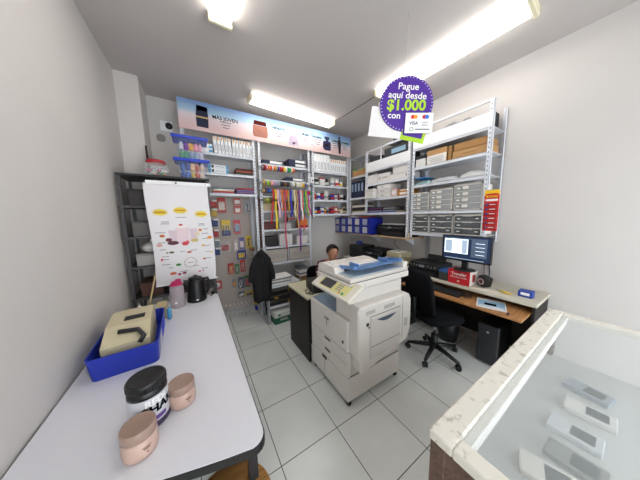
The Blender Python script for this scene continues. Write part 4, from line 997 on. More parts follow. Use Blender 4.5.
m = MB().m(BLACK); m.bb(.0, .03, -.03, .03, .012, .14, .004); m.build('stand_neck', t)
m = MB().m(BLACK); m.lathe([(.10, 0), (.105, .004), (.10, .010), (.03, .016)], (.02, 0, 0), n=24); m.build('stand_base', t)
# red box under the monitor
t = thing('carton', 'red and white box with white lettering holding up the monitor', 'box', (2.56, 1.05, .7952))
m = MB().m(mat('#c41f2b', .5)); m.bb(-.085, .085, -.11, .11, 0, .16, .002); m.m(PAPER); m.text('Transfer', .045, (-.0865, .0, .115), (PI/2, 0, -PI/2), bold=.02); m.text('effect paper transfer', .02, (-.0865, 0, .080), (PI/2, 0, -PI/2), bold=.015); m.m(mat('#d9c9a8', .5)).cyl((-.0868, 0, .035), .012, .001, 'x', 12); m.build('body', t)
m = MB().m(mat('#ddd5cc', .5)); m.bb(-.083, .083, -.1115, -.1098, .003, .157); m.m(RED).bb(-.03, .03, -.1122, -.1112, .04, .12); m.build('side_panel_print', t)
t = thing('ream_pack', 'lower half of dark papers and blue folders left of the red box', 'paper stack', (2.60, 1.22, .7952))
MB().m(mat('#4b4f4a', .6, kind='sheets')).bb(-.12, .12, -.05, .05, 0, .10, .003).build('papers', t); MB().m(mat('#2a5a9a', .5)).bb(-.125, .12, -.053, .05, .1002, .125, .003).build('blue_folder', t)
# speaker
t = thing('speaker', 'tilted black cube speaker with pale ring right of the red box', 'speaker', (2.60, .85, .7952), R(-20))
m = MB().m(BLACK).at((0, 0, .068), (R(12), 0, 0)); m.box((0, 0, 0), (.10, .10, .11), .012); m.build('cabinet', t)
m = MB().m(mat('#b9a9ad', .4)).at((0, 0, .068), (R(12), 0, 0)); m.lathe([(.022, -.0525), (.034, -.0535), (.034, -.051)], axis='x', n=20, cap=False); m.m(mat('#5a2630', .5)).lathe([(.0001, -.0515), (.021, -.052)], axis='x', n=16); m.build('ring', t)
# keyboard, papers, cable, mouse
t = thing('keyboard', 'black computer keyboard on the wooden keyboard shelf', 'keyboard', (2.40, 1.20, .6952))
m = MB().m(BLACK); m.prism([(-.08, 0), (.08, 0), (.08, .024), (-.08, .010)], -.23, .23, 'y'); m.build('keyboard_base', t)
m = MB().m(mat('#26272b', .4))
for i in range(5):
    for j in range(15): x_ = -.062+i*.029; m.box((x_, -.21+j*.03, .016+i*.0024), (.022, .024, .009), .002)
m.build('keys', t)['kind'] = 'stuff'
t = thing('magazine', 'open pale blue and white magazine at the near end of the keyboard shelf', 'magazine', (2.40, .72, .6952), R(18))
m = MB().m(PAPER); m.bb(-.12, .12, -.11, .11, 0, .012, .002); m.build('pages', t)
m = MB().m(mat('#8fb4d0', .4)); m.bb(-.11, .06, -.10, .10, .0121, .0135, .0004); m.m(INK).bb(-.06, .0, -.04, .05, .0136, .0142); m.m(PAPER).bb(-.10, -.08, -.09, .09, .0136, .0142); m.build('cover', t)
m = MB().m(BLACK); pts = [(2.40+.04*math.cos(a*.9), .92+.035*math.sin(a*.9), .700+.0018*a) for a in range(22)]; m.tube(pts, .003, 6)
one('cable_coil', m, 'coiled black cable beside the magazine on the keyboard shelf', 'cable')
m = MB().m(mat('#d2c9b9', .7, bump=.3)); m.add([(-.07, -.12, .002), (.06, -.10, .004), (.05, .11, .002), (-.06, .10, .006), (-.02, 0, .012), (-.07, -.12, 0), (.06, -.10, 0), (.05, .11, 0), (-.06, .10, 0)], [(0, 1, 4), (1, 2, 4), (2, 3, 4), (3, 0, 4), (5, 6, 7, 8), (0, 1, 6, 5), (1, 2, 7, 6), (2, 3, 8, 7), (3, 0, 5, 8)])
one('crumpled_paper', m, 'crumpled cream paper on the desk edge in front of the speaker', 'paper', (2.52, .82, .7955), .3)
t = thing('hand_tool', 'yellow handled cutter lying on the desk near the right end', 'tool', (2.56, .66, .7952), R(70))
MB().m(YEL).tube([(-.05, 0, .012), (.0, .01, .012), (.05, 0, .012)], [.006, .011, .008], 8).build('handle', t); MB().m(GREYM).bb(.05, .09, -.004, .004, .008, .013).build('blade', t)
m = MB().m(mat('#24409c', .5)); m.bb(-.04, .04, -.05, .05, 0, .06, .004); m.m(PAPER).bb(-.0412, -.0395, -.03, .03, .02, .045); one('small_box', m, 'small blue box at the near right end of the long desk', 'box', (2.62, .53, .7952))
# computer tower and dark things under the desk
t = thing('computer_tower', 'black computer tower standing under the near end of the long desk', 'computer', (2.60, .75, 0))
MB().m(BLACK).bb(-.10, .24, -.09, .09, .01, .44, .008).build('case', t); m = MB().m(mat('#2a2b2f', .25)).bb(-.112, -.10, -.085, .085, .015, .435, .004); m.m(mat('#8a8d92', .3)).cyl((-.114, 0, .36), .012, .003, 'x', 12); m.build('front_panel', t)
t = thing('waste_bin', 'round dark waste bin under the long desk beside the tower', 'bin', (2.64, 1.20, 0))
MB().m(mat('#17181a', .5)).lathe([(.10, 0), (.13, .30), (.122, .30), (.094, .01), (.0001, .01)], n=24).build('bin_body', t); MB().m(mat('#b5b2ae', .3, kind='film', alpha=.8)).lathe([(.131, .24), (.136, .31), (.126, .31)], n=24, cap=False).build('bag_liner', t)
m = MB().m(mat('#3a3a3c', .5)); m.tube([(2.91, .91, 1.34), (2.911, .93, 1.1), (2.905, .91, .9), (2.86, .90, .803)], .006, 6); m.tube([(2.91, .95, 1.34), (2.911, .97, 1.0), (2.90, .96, .85), (2.86, .98, .803)], .004, 6)
one('power_cable', m, 'grey power cables running down the wall behind the monitor', 'cable')
m = MB().m(mat('#2a2a2c', .5)); m.tube([(2.905, 2.2, 1.23), (2.9, 2.25, 1.1), (2.91, 2.15, 1.0), (2.9, 2.2, .9), (2.88, 2.2, .8)], .004, 6)
one('power_cable', m, 'thin black cable hanging on the wall under the wooden shelf', 'cable')
m = MB().m(GREYM); m.bb(2.90, 2.918, 1.64, 1.70, .80, 1.60); one('wall_rail', m, 'grey vertical metal rail on the right wall below the drawer shelves', 'rail')

# ------------------------------------------------------------------ office chair
ch = thing('office_chair', 'black fabric office chair on castors at the long desk', 'chair', (2.19, 1.13, 0), R(-22))
FAB = mat('#191a1d', .9, scale=200, var=.2, bump=.1)
def round_rect(w, h, r, n=6):
    pts = []
    for cx_, cy_, a0 in ((w/2-r, h/2-r, 0), (-w/2+r, h/2-r, 90), (-w/2+r, -h/2+r, 180), (w/2-r, -h/2+r, 270)):
        for k in range(n+1): a = R(a0+90*k/n); pts.append((cx_+r*math.cos(a), cy_+r*math.sin(a)))
    return pts
def cushion(m, w, h, r, th):
    pr = round_rect(w, h, r); n = len(pr); vs = []; fs = []
    for s_, z in ((.93, 0), (1, th*.3), (1, th*.7), (.9, th), (.5, th*1.08)):
        for x_, y_ in pr: vs.append((x_*s_, y_*s_, z))
    for i in range(4):
        for k in range(n): fs.append((i*n+k, i*n+(k+1) % n, (i+1)*n+(k+1) % n, (i+1)*n+k))
    fs += [list(range(n)), [4*n+k for k in range(n)]]
    m.add(vs, fs, True)
m = MB().m(FAB).at((-.01, 0, .46)); cushion(m, .44, .46, .12, .065); m.build('seat', ch)
m = MB().m(FAB).at((-.225, 0, .77), (R(90), 0, R(90))); m.M = Matrix.Translation((-.245, 0, .765)) @ Matrix.Rotation(R(-8), 4, 'Y') @ Matrix(((0, 0, 1, 0), (1, 0, 0, 0), (0, 1, 0, 0), (0, 0, 0, 1))); cushion(m, .45, .46, .09, .05); m.build('backrest', ch)
m = MB().m(BLACK); m.tube([(-.02, 0, .44), (-.22, 0, .43), (-.27, 0, .48), (-.262, 0, .70)], [.022, .02, .02, .02], 8); m.build('back_bar', ch)
m = MB().m(BLACK); m.cyl((0, 0, .09), .035, .16, n=14); m.m(CHROME).cyl((0, 0, .25), .016, .19, n=12); m.m(BLACK).bb(-.09, .09, -.08, .08, .43, .458, .006); m.build('gas_lift', ch)
for k in range(5):
    a = R(72*k+70); ca, sa = math.cos(a), math.sin(a)
    leg = MB().m(BLACK).tube([(0, 0, .12), (.12*ca, .12*sa, .105), (.27*ca, .27*sa, .075)], [.028, .024, .016], 8).build('base_arm', ch)
    m = MB().m(mat('#1a1a1c', .5)); m.M = Matrix.Translation((.27*ca, .27*sa, 0)) @ Matrix.Rotation(a+.6, 4, 'Z')
    m.cyl((0, -.022, .0275), .0275, .018, 'y', 16); m.cyl((0, .004, .0275), .0275, .018, 'y', 16); m.cyl((0, 0, .03), .009, .05, 'z', 8); m.build('caster', leg)
m = MB().m(BLACK); m.tube([(.05, .08, .44), (.05, .20, .43), (.05, .24, .435)], .006, 6); m.build('lever', ch)

# ------------------------------------------------------------------ copier
cp = thing('photocopier', 'large cream office photocopier in the middle of the tiled floor', 'photocopier', (.95, 1.15, 0))
CO = mat('#e0dbd4', .4, scale=4, var=.02); CO2 = mat('#d3cdc7', .4, scale=4, var=.02); SEAM = mat('#3b3a3a', .6); GR = mat('#8f8c88', .5)
m = MB().m(CO); m.bb(0, .65, 0, .60, .05, .262, .006); m.m(SEAM).bb(-.0008, .001, .345, .348, .06, .245); m.bb(-.0012, .002, .31, .39, .232, .2625); m.build('base_cabinet', cp)
for x_, y_ in ((.03, .025), (.62, .03), (.03, .56), (.61, .56)):
    m = MB().m(BLACK); m.cyl((x_-.012, y_, .024), .024, .024, 'x', 14); m.bb(x_-.02, x_+.02, y_-.018, y_+.018, .04, .052); m.build('caster', cp)
MB().m(SEAM).bb(.012, .64, .008, .595, .260, .272).build('base_gap', cp)
for k, (z0, z1) in enumerate(((.27, .376), (.380, .487))):
    m = MB().m(CO); m.bb(0, .03, 0, .595, z0, z1, .004); dr = m.build('paper_drawer', cp)
    m = MB().m(SEAM); m.bb(-.001, .002, .25, .34, z1-.035, z1-.012); m.m(CO2).bb(-.004, .0, .25, .34, z1-.012, z1-.006, .001); m.build('drawer_handle', dr)
m = MB().m(CO2); m.bb(.03, .65, .004, .60, .272, .76, .004); m.build('main_body', cp)
m = MB().m(CO); m.bb(-.004, .03, 0, .595, .492, .755, .008); fd = m.build('front_door', cp)
m = MB().m(GR); m.bb(-.009, -.003, .26, .33, .655, .675, .002); m.bb(-.008, -.003, .29, .30, .60, .66, .002); m.m(INK).bb(-.0048, -.0042, .05, .07, .55, .575); m.build('door_latch', fd)
# right-hand column and rear, leaving the inner delivery bay open on the left
m = MB().m(CO); m.bb(.03, .65, .0, .20, .76, 1.0, .008); m.bb(.38, .65, .19, .595, .76, 1.0, .006); m.m(INK).bb(.0285, .031, .04, .13, .915, .93); m.m(INK2).bb(.0285, .031, .05, .12, .90, .905); m.build('upper_body', cp)
m = MB().m(mat('#6f8396', .35)); m.add([(.02, .205, .762), (.375, .205, .80), (.375, .59, .80), (.02, .59, .762), (.02, .205, .757), (.375, .205, .757), (.375, .59, .757), (.02, .59, .757)], [(0, 1, 2, 3), (4, 5, 6, 7), (0, 1, 5, 4), (1, 2, 6, 5), (2, 3, 7, 6), (3, 0, 4, 7)]); m.build('delivery_tray', cp)
m = MB().m(CO2); m.bb(.0, .64, -.005, .41, 1.0, 1.035, .006); m.build('neck', cp)
m = MB().m(CO); m.bb(-.025, .665, -.06, .42, 1.035, 1.085, .006); m.m(CO2).bb(-.02, .66, -.055, .415, 1.088, 1.118, .006); m.m(SEAM).bb(-.018, .658, -.053, .412, 1.084, 1.089); m.m(INK).cyl((.12, -.0605, 1.06), .004, .002, 'y', 8); m.build('scanner', cp)
# document feeder
m = MB().m(mat('#aebfca', .35)); m.bb(.02, .60, -.03, .30, 1.118, 1.124, .002); m.build('exit_surface', cp)
m = MB().m(CO); m.prism([(.14, 1.118), (.40, 1.118), (.405, 1.14), (.395, 1.165), (.34, 1.18), (.16, 1.165)], -.015, .50, 'x')
fe = m.build('document_feeder', cp)
m = MB().m(SEAM); m.prism([(.138, 1.122), (.142, 1.122), (.152, 1.155), (.148, 1.155)], .08, .40, 'x'); m.m(CO2).prism([(.23, 1.171), (.30, 1.177), (.30, 1.181), (.23, 1.175)], .02, .50, 'x'); m.build('feed_slot', fe)
BT = mat('#5f86bb', .3)
m = MB().m(BT); m.add([(.06, .18, 1.15), (.60, .18, 1.15), (.62, -.02, 1.178), (.08, -.02, 1.178), (.06, .18, 1.144), (.60, .18, 1.144), (.62, -.02, 1.172), (.08, -.02, 1.172)], [(0, 1, 2, 3), (4, 5, 6, 7), (0, 1, 5, 4), (1, 2, 6, 5), (2, 3, 7, 6), (3, 0, 4, 7)])
m.prism([(.17, 1.15), (.175, 1.175), (-.015, 1.20), (-.02, 1.178)], .05, .075, 'x'); m.prism([(.17, 1.15), (.175, 1.175), (-.015, 1.20), (-.02, 1.178)], .59, .62, 'x'); m.build('document_tray', cp)
for gx in (.15, .50): MB().m(BT).box((gx, .10, 1.178), (.014, .11, .035), .003).build('paper_guide', cp)
m = MB().m(CO); m.prism([(-.045, 1.118), (.13, 1.118), (.13, 1.15), (.08, 1.165), (-.045, 1.165)], .60, .66, 'x'); m.build('hinge_cover', cp)
# control panel
m = MB().m(CREAM); m.M = Matrix.Translation((-.04, .110, 1.035)) @ Matrix.Rotation(R(-32), 4, 'Y')
Mp = m.M.copy(); m.box((0, 0, 0), (.17, .51, .03), .008)
pn = m.build('control_panel', cp)
m = MB().m(mat('#dad38a', .45)); m.M = Mp; m.bb(-.06, .062, -.10, .17, .0152, .0162); m.bb(-.06, .062, -.19, -.105, .0152, .0162); m.build('yellow_overlay', pn)
m = MB().m(mat('#3c3d42', .2)); m.M = Mp; m.bb(-.05, .052, -.01, .15, .0162, .0185, .0008); m.build('touch_screen', pn)
m = MB(); m.M = Mp
for i in range(4):
    for j in range(3): m.m(mat('#8b8c8c', .4)).cyl((-.03+i*.02, -.06-.022*j, .0162), .007, .003, n=8)
m.m(mat('#2f9a7a', .4)).cyl((-.045, -.15, .0162), .011, .004, n=12); m.m(mat('#d05030', .4)).cyl((-.045, -.115, .0162), .007, .004, n=10); m.m(GR).bb(.03, .045, -.18, -.12, .0162, .0185)
m.build('buttons', pn)['kind'] = 'stuff'
MB().m(CO2).bb(-.03, .03, .02, .22, 1.0, 1.03, .003).build('panel_arm', cp)
# bypass unit on the side that faces the viewer
m = MB().m(CO); prof = [(.02, .86), (.04, .90), (.60, .90), (.64, .88), (.66, .84), (.66, .56), (.62, .46), (.10, .36), (.06, .35), (.045, .40), (.045, .46), (.02, .50)]
vs = []; n = len(prof); cxp, czp = .34, .65
for y_, s_ in ((0, 1.), (-.085, 1.), (-.10, .965)):
    for x_, z_ in prof: vs.append((cxp+(x_-cxp)*s_, y_, czp+(z_-czp)*s_))
fs = [list(range(n)), [2*n+k for k in range(n)]]
for i in (0, 1):
    for k in range(n): fs.append((i*n+k, i*n+(k+1) % n, (i+1)*n+(k+1) % n, (i+1)*n+k))
m.add(vs, fs); by = m.build('side_unit', cp)
m = MB().m(CO2); m.bb(.14, .50, -.112, -.098, .45, .80, .006); m.m(SEAM).bb(.142, .498, -.1128, -.111, .556, .560); m.bb(.138, .502, -.1015, -.0995, .802, .806); m.build('bypass_tray', by)
m = MB().m(mat('#3d4c60', .4)); vs = [(.20, -.1135, .775), (.44, -.1135, .775)]+[(.44-.24*k/10, -.1135, .775-.035*math.sin(PI*k/10)) for k in range(1, 10)]; m.add(vs, [list(range(len(vs)))]); m.m(SEAM).bb(.10, .125, -.104, -.099, .74, .765); m.m(INK).bb(.12, .135, -.1045, -.103, .72, .73); m.build('tray_handle', by)
m = MB().m(GR)
for k in range(9): m.bb(.10+k*.011, .104+k*.011, -.1012, -.0990, .83, .86)
for k in range(12): m.bb(.30+k*.011, .304+k*.011, -.1012, -.0990, .83, .86)
m.build('vent_slots', by)
m = MB().m(GR)
for k in range(8): m.bb(.56, .61, -.1012, -.099, .60+k*.01, .604+k*.01)
m.build('side_vent', by)
MB().m(SEAM).bb(.535, .538, -.1012, -.099, .50, .88).build('panel_seam', by)

# ------------------------------------------------------------------ small desk behind the copier
t = thing('desk', 'small desk with cream top and black side panel behind the photocopier', 'desk', (1.5, 2.03, 0))
MB().m(mat('#c7c3a8', .45)).bb(-.58, .60, -.26, .28, .72, .745, .003).build('desk_top', t)
MB().m(mat('#17130f', .5)).bb(-.56, -.54, -.245, .265, 0, .72).build('side_panel', t)
MB().m(mat('#17130f', .5)).bb(.55, .57, -.245, .265, 0, .72).build('side_panel', t)
MB().m(mat('#1d1814', .5)).bb(-.54, .55, -.23, -.21, .2, .72).build('modesty_panel', t)
t = thing('cash_register', 'low black machine with cables on the small desk beside the control panel', 'machine', (1.22, 1.93, .7452), R(-10))
m = MB().m(BLACK); m.prism([(-.13, 0), (.13, 0), (.13, .11), (-.05, .09), (-.13, .05)], -.17, .15, 'x'); m.build('body', t)
m = MB().m(DARK)
for k in range(5): m.box((-.14+k*.05, -.09, .08), (.03, .05, .01), .002)
m.build('keys', t)
m = MB().m(BLACK); m.tube([(-.16, -.05, .03), (-.20, -.08, .01), (-.22, -.12, .008), (-.18, -.16, .008)], .006, 6); m.tube([(-.16, .0, .03), (-.23, -.02, .01), (-.24, -.10, .008), (-.20, -.14, .008)], .005, 6); m.build('cable', t)

# ------------------------------------------------------------------ person
def skin_mesh(name, verts, edges, radii, material, parent, root=0, sub=2):
    me = bpy.data.meshes.new(name); me.from_pydata(verts, edges, []); me.update()
    o = bpy.data.objects.new(name, me); COL.objects.link(o)
    md = o.modifiers.new('skin', 'SKIN'); md.use_smooth_shade = True
    sv = me.skin_vertices[0].data if me.skin_vertices else None
    if sv is None:
        import bmesh
        b = bmesh.new(); b.from_mesh(me); b.verts.layers.skin.verify(); b.to_mesh(me); b.free(); sv = me.skin_vertices[0].data
    for i, r in enumerate(radii):
        r2 = r if isinstance(r, tuple) else (r, r); sv[i].radius = r2; sv[i].use_root = (i == root)
    s = o.modifiers.new('sub', 'SUBSURF'); s.levels = sub; s.render_levels = sub
    dg = bpy.context.evaluated_depsgraph_get(); me2 = bpy.data.meshes.new_from_object(o.evaluated_get(dg)); bpy.data.objects.remove(o)
    me2.materials.clear(); me2.materials.append(material)
    for p in me2.polygons: p.use_smooth = True; p.material_index = 0
    r = bpy.data.objects.new(name, me2); COL.objects.link(r)
    if parent: r.parent = parent
    return r
pe = thing('person', 'person with short dark hair in burgundy plaid shirt, seated behind the photocopier', 'person', (1.69, 2.47, .07), R(-8))
V = []; Eg = []; Rr = []
def vtx(p, r, par=None):
    V.append(p); Rr.append(r)
    if par is not None: Eg.append((par, len(V)-1))
    return len(V)-1
pel_ = vtx((0, 0, .42), (.13, .10)); be = vtx((0, -.01, .54), (.125, .095), pel_); che = vtx((0, -.04, .68), (.13, .10), be); up = vtx((0, -.05, .82), (.09, .075), che)
ne = vtx((0, -.07, .875), .047, up); hb = vtx((0, -.095, .925), (.070, .078), ne); hm = vtx((0, -.10, .99), (.086, .098), hb); ht = vtx((0, -.085, 1.055), (.068, .080), hm)
SK_ = []
for s in (-1, 1):
    sh = vtx((s*.165, -.045, .81), .058, up); el = vtx((s*.235, -.09, .62), .042, sh); wr = vtx((s*.13, -.29, .775), .026, el); pa = vtx((s*.12, -.345, .778), (.032, .016), wr)
    for k in range(4):
        L0 = (.028, .034, .032, .024)[k]; bx_ = s*(.10+.017*k)-s*.005
        f1 = vtx((bx_, -.375, .782), .009, pa); f2 = vtx((bx_, -.375-L0, .774), .0085, f1); vtx((bx_*.98, -.375-L0*1.7, .758), .007, f2)
    t1 = vtx((s*.085, -.33, .778), .010, pa); vtx((s*.065, -.36, .768), .008, t1)
    hp = vtx((s*.085, -.03, .41), .078, pel_); kn = vtx((s*.12, -.36, .43), .056, hp); an = vtx((s*.12, -.33, .025), .036, kn); vtx((s*.12, -.42, -.025), .034, an)
SKN = mat('#b9856a', .55, scale=20, var=.04)
body = skin_mesh('body', V, Eg, Rr, SKN, pe)
MB().m(SKN).lathe([(.004, -.03), (.012, -.012), (.016, .0), (.004, .016)], (0, -.192, .975), 'z', 10).build('nose', pe)
for sd in (-1, 1):
    MB().m(SKN).ball((sd*.086, -.095, .975), .017, 8, (.45, .8, 1.3)).build('ear', pe)
    ey = MB().m(mat('#b5a79c', .5)).ball((sd*.031, -.178, .995), .011, 10, (1, .6, .55)).build('eye', pe)
    MB().m(mat('#22150f', .4)).ball((sd*.031, -.184, .994), .005, 8).build('iris', ey)
    MB().m(mat('#22150f', .6)).box((sd*.031, -.186, 1.015), (.034, .008, .006), .002).build('eyebrow', pe)
MB().m(mat('#8d4a44', .5)).ball((0, -.172, .932), .018, 10, (1, .5, .3)).build('mouth', pe)
HR = mat('#1c120e', .8, scale=60, var=.4, bump=.4)
m = MB().m(HR); vs = []; fs = []; n = 28; rows = 9
for i in range(rows):
    el = PI/2*(1-i/(rows-1)*1.25)
    for k in range(n):
        a = 2*PI*k/n; front = max(0, -math.sin(a)); e = max(el, R(46)*front*1.0 + (-R(25))*(1-front)) if el < R(46) else el
        w_ = 1+.03*math.sin(k*5+i)
        vs.append((.092*math.cos(a)*math.cos(e)*w_, -.088+.100*math.sin(a)*math.cos(e)*w_, 1.005+.105*math.sin(e)))
for i in range(rows-1):
    for k in range(n): fs.append((i*n+k, i*n+(k+1) % n, (i+1)*n+(k+1) % n, (i+1)*n+k))
m.add(vs, fs, True); m.build('hair', pe)
# shirt: torso and arms to the wrist
V2 = [(0, .0, .41), (0, -.01, .54), (0, -.04, .68), (0, -.048, .82), (0, -.058, .865)]; R2 = [(.145, .115), (.142, .112), (.15, .12), (.11, .09), (.064, .058)]; E2 = [(0, 1), (1, 2), (2, 3), (3, 4)]
for s in (-1, 1):
    b0 = len(V2); V2 += [(s*.17, -.045, .81), (s*.24, -.09, .62), (s*.135, -.28, .772)]; R2 += [.075, .058, .036]; E2 += [(3, b0), (b0, b0+1), (b0+1, b0+2)]
skin_mesh('shirt', V2, E2, R2, mat('#5c1526', .8, kind='plaid'), pe)
m = MB().m(mat('#5c1526', .8, kind='plaid')); [m.prism([(s*.01, .84), (s*.06, .89), (s*.07, .845), (s*.03, .80)], -.150, -.118, 'y') for s in (-1, 1)]; m.build('collar', pe)
V3 = [(0, 0, .42), (0, .005, .48)]; R3 = [(.14, .11), (.137, .106)]; E3 = [(0, 1)]
for s in (-1, 1):
    b0 = len(V3); V3 += [(s*.085, -.03, .41), (s*.12, -.36, .43), (s*.12, -.335, .045)]; R3 += [.088, .066, .052]; E3 += [(0, b0), (b0, b0+1), (b0+1, b0+2)]
skin_mesh('trousers', V3, E3, R3, mat('#20242e', .8), pe)
for s in (-1, 1): MB().m(BLACK).at((s*.12, -.39, -.065)).prism([(-.045, -.10), (.045, -.10), (.05, .02), (.035, .09), (-.035, .09), (-.05, .02)], 0, .075).build('shoe', pe)
t = thing('chair', 'black padded chair behind the seated person', 'chair', (1.68, 2.58, 0), R(-8))
m = MB().m(FAB).at((0, -.02, .30)); cushion(m, .44, .42, .08, .045); m.build('seat', t)
m = MB().m(FAB); m.M = Matrix.Translation((-.02, .20, .58)) @ Matrix.Rotation(R(90), 4, 'X'); cushion(m, .46, .42, .10, .05); m.build('backrest', t)
for s in (-1, 1): MB().m(BLACK).tube([(s*.17, .17, .33), (s*.17, .175, .5)], .012, 8).build('back_post', t)
for sx_, sy_ in ((-1, -1), (1, -1), (-1, 1), (1, 1)): MB().m(BLACK).tube([(sx_*.16, sy_*.15, .31), (sx_*.18, sy_*.17, 0)], .013, 8).build('leg', t)

# ------------------------------------------------------------------ white table, left foreground
tb = thing('table', 'long white laminate table with black edge along the left wall', 'table', (-.22, 1.58, 0))
def tabletop(off, z0, z1, m):
    pts = []
    r = .05; x0, x1, y0, y1 = -.39-off*0, .388+off, -.905-off, .885+off
    pts = [(x0, y1), (x0, y0+.205)]
    for k in range(1, 9): q = k/9; pts.append((x0+(x1-r-x0)*q, y0+.205*(1-q)**1.12))
    for k in range(6): a = R(-90+90*k/5); pts.append((x1-r+r*math.cos(a), y0+r+r*math.sin(a)))
    for k in range(6): a = R(90*k/5); pts.append((x1-r+r*math.cos(a)-.02, y1-r+r*math.sin(a)))
    m.prism(pts, z0, z1)
m = MB().m(mat('#dcdce2', .35, scale=2, var=.02)); tabletop(-.004, .722, .7505, m); m.build('table_top', tb)
m = MB().m(BLACK); tabletop(.0, .716, .748, m); m.build('edge_band', tb)
for x_, y_ in ((-.34, -.64), (.345, -.80), (-.34, .80), (.30, .80)):
    m = MB().m(DARK); m.bb(x_-.018, x_+.018, y_-.018, y_+.018, 0, .716); m.build('leg', tb)
m = MB().m(DARK)
m.prism([(-.32, -.65), (.328, -.81), (.328, -.79), (-.32, -.63)], .66, .70); m.bb(-.32, .28, .79, .81, .66, .70) ; m.build('apron', tb)
# stool
st = thing('stool', 'round light wooden stool pushed under the near end of the white table', 'stool', (.02, .725, 0))
m = MB().m(mat('#b98748', .45, kind='wood')); m.lathe([(.0001, .455), (.15, .455), (.165, .465), (.165, .485), (.158, .495), (.0001, .495)], n=40); m.m(mat('#4a2c14', .6)).cyl((.06, .0, .4945), .005, .0012, n=8); m.build('seat', st)
for k in range(4):
    a = R(45+90*k); m = MB().m(GREYM); m.tube([(.09*math.cos(a), .09*math.sin(a), .46), (.15*math.cos(a), .15*math.sin(a), 0)], .012, 8); m.build('leg', st)
m = MB().m(GREYM); pts = [(.135*math.cos(2*PI*k/24), .135*math.sin(2*PI*k/24), .16) for k in range(25)]; m.tube(pts, .007, 6, cap=False); m.build('foot_ring', st)

TZ = .7507
# kettle
k_ = thing('kettle', 'black electric kettle at the far end of the white table', 'kettle', (-.05, 2.36, TZ), R(0)); k_.scale = (1.12, 1.12, 1.15)
KB = mat('#0a0a0b', .4)
MB().m(KB).lathe([(.075, 0), (.08, .01), (.076, .03), (.062, .17), (.058, .195)], n=28).build('kettle_body', k_)
m = MB().m(KB); m.lathe([(.057, .196), (.055, .21), (.03, .22), (.0001, .222)], n=28); m.box((0, 0, .226), (.03, .02, .012), .004); m.build('lid', k_)
m = MB().m(KB); m.prism([(-.05, .19), (-.095, .195), (-.06, .13)], -.018, .018, 'y'); m.build('spout', k_)
MB().m(KB).tube([(.05, 0, .185), (.095, 0, .19), (.105, 0, .15), (.10, 0, .09), (.072, 0, .05)], [.014, .013, .012, .011, .010], 10).build('handle', k_)
m = MB().m(PAPER); m.bb(-.006, .012, -.0785, -.074, .022, .030); m.build('brand_mark', k_)
m = MB().m(BLACK); m.tube([(.075, 2.40, .757), (.095, 2.425, .757), (.10, 2.44, .765)], .006, 6); m.ball((.10, 2.435, .773), .021); one('power_plug', m, 'black plug and cord beside the kettle at the table edge', 'plug')
# water bottle
wb = thing('water_bottle', 'clear plastic bottle with magenta lid left of the kettle', 'bottle', (-.205, 2.28, TZ))
MB().m(mat('#c9bcc4', .1, kind='film', alpha=.5)).lathe([(.052, 0), (.058, .01), (.058, .09), (.054, .10), (.058, .11), (.058, .19), (.05, .215)], n=24).build('bottle_body', wb)
m = MB().m(mat('#b51858', .4)); m.lathe([(.05, .215), (.052, .22), (.05, .23), (.02, .235)], n=20); m.box((.015, 0, .25), (.045, .03, .04), .006); m.box((-.02, 0, .242), (.03, .03, .025), .005); m.build('lid', wb)
m = MB().m(PAPER).bb(-.02, .0, -.060, -.057, .05, .065); m.build('sticker', wb)
# blue tray with beige machine
bs = thing('storage_tray', 'blue plastic basket with grey label on the left side of the white table', 'basket', (-.405, 1.70, TZ), R(3))
BB = mat('#1730a8', .35)
m = MB().m(BB); w, d, h = .30, .56, .13; th = .005; o = .94
A = round_rect(w*o, d*o, .03); Bq = round_rect(w, d, .03); n = len(A)
vs = [(*p, 0) for p in A]+[(*p, h) for p in Bq]+[(p[0]*.965, p[1]*.98, h) for p in Bq]+[(p[0]*.965, p[1]*.98, .005) for p in A]
fs = [list(range(n)), [3*n+k for k in range(n)]]
for i in range(3):
    for k in range(n): fs.append((i*n+k, i*n+(k+1) % n, (i+1)*n+(k+1) % n, (i+1)*n+k))
m.add(vs, fs); m.build('basket_shell', bs)
m = MB().m(mat('#c9c8c4', .5)); m.M = Matrix.Translation((w/2*.975+.0015, -.12, .065)) @ Matrix.Rotation(R(4), 4, 'Y'); m.box((0, 0, 0), (.002, .11, .09)); m.build('label', bs)
m = MB().m(mat('#2340c8', .35)); m.M = Matrix.Translation((w/2*.975+.002, .06, .07)) @ Matrix.Rotation(R(4), 4, 'Y'); m.box((0, 0, .03), (.008, .16, .012), .002); m.box((0, 0, -.03), (.008, .16, .012), .002); m.box((0, -.075, 0), (.008, .012, .06), .002); m.box((0, .075, 0), (.008, .012, .06), .002); m.build('grip_frame', bs)
ad = thing('adding_machine', 'beige desk machine sitting in the blue basket', 'machine', (-.41, 1.70, TZ+.0055), R(4))
m = MB().m(mat('#cabf9f', .5)); m.prism([(-.20, 0), (.22, 0), (.22, .185), (.12, .205), (-.06, .19), (-.20, .13)], -.105, .105, 'x'); m.build('case', ad)
m = MB().m(DARK); m.M = Matrix.Translation((.02, .01, .198)); m.box((0, 0, 0), (.10, .06, .006), .002); m.build('paper_slot', ad)
m = MB().m(mat('#25262a', .5)); m.tube([(.06, -.215, .12), (.08, -.20, .15), (.05, -.14, .17), (-.04, -.12, .175)], .013, 8); m.build('cord', ad)
m = MB().m(mat('#b9a97e', .5)); m.prism([(-.06, 0), (.06, 0), (.075, .11), (-.06, .10)], -.035, .035, 'x'); one('wooden_block', m, 'beige wedge holder behind the blue basket on the white table', 'holder', (-.31, 2.12, TZ))
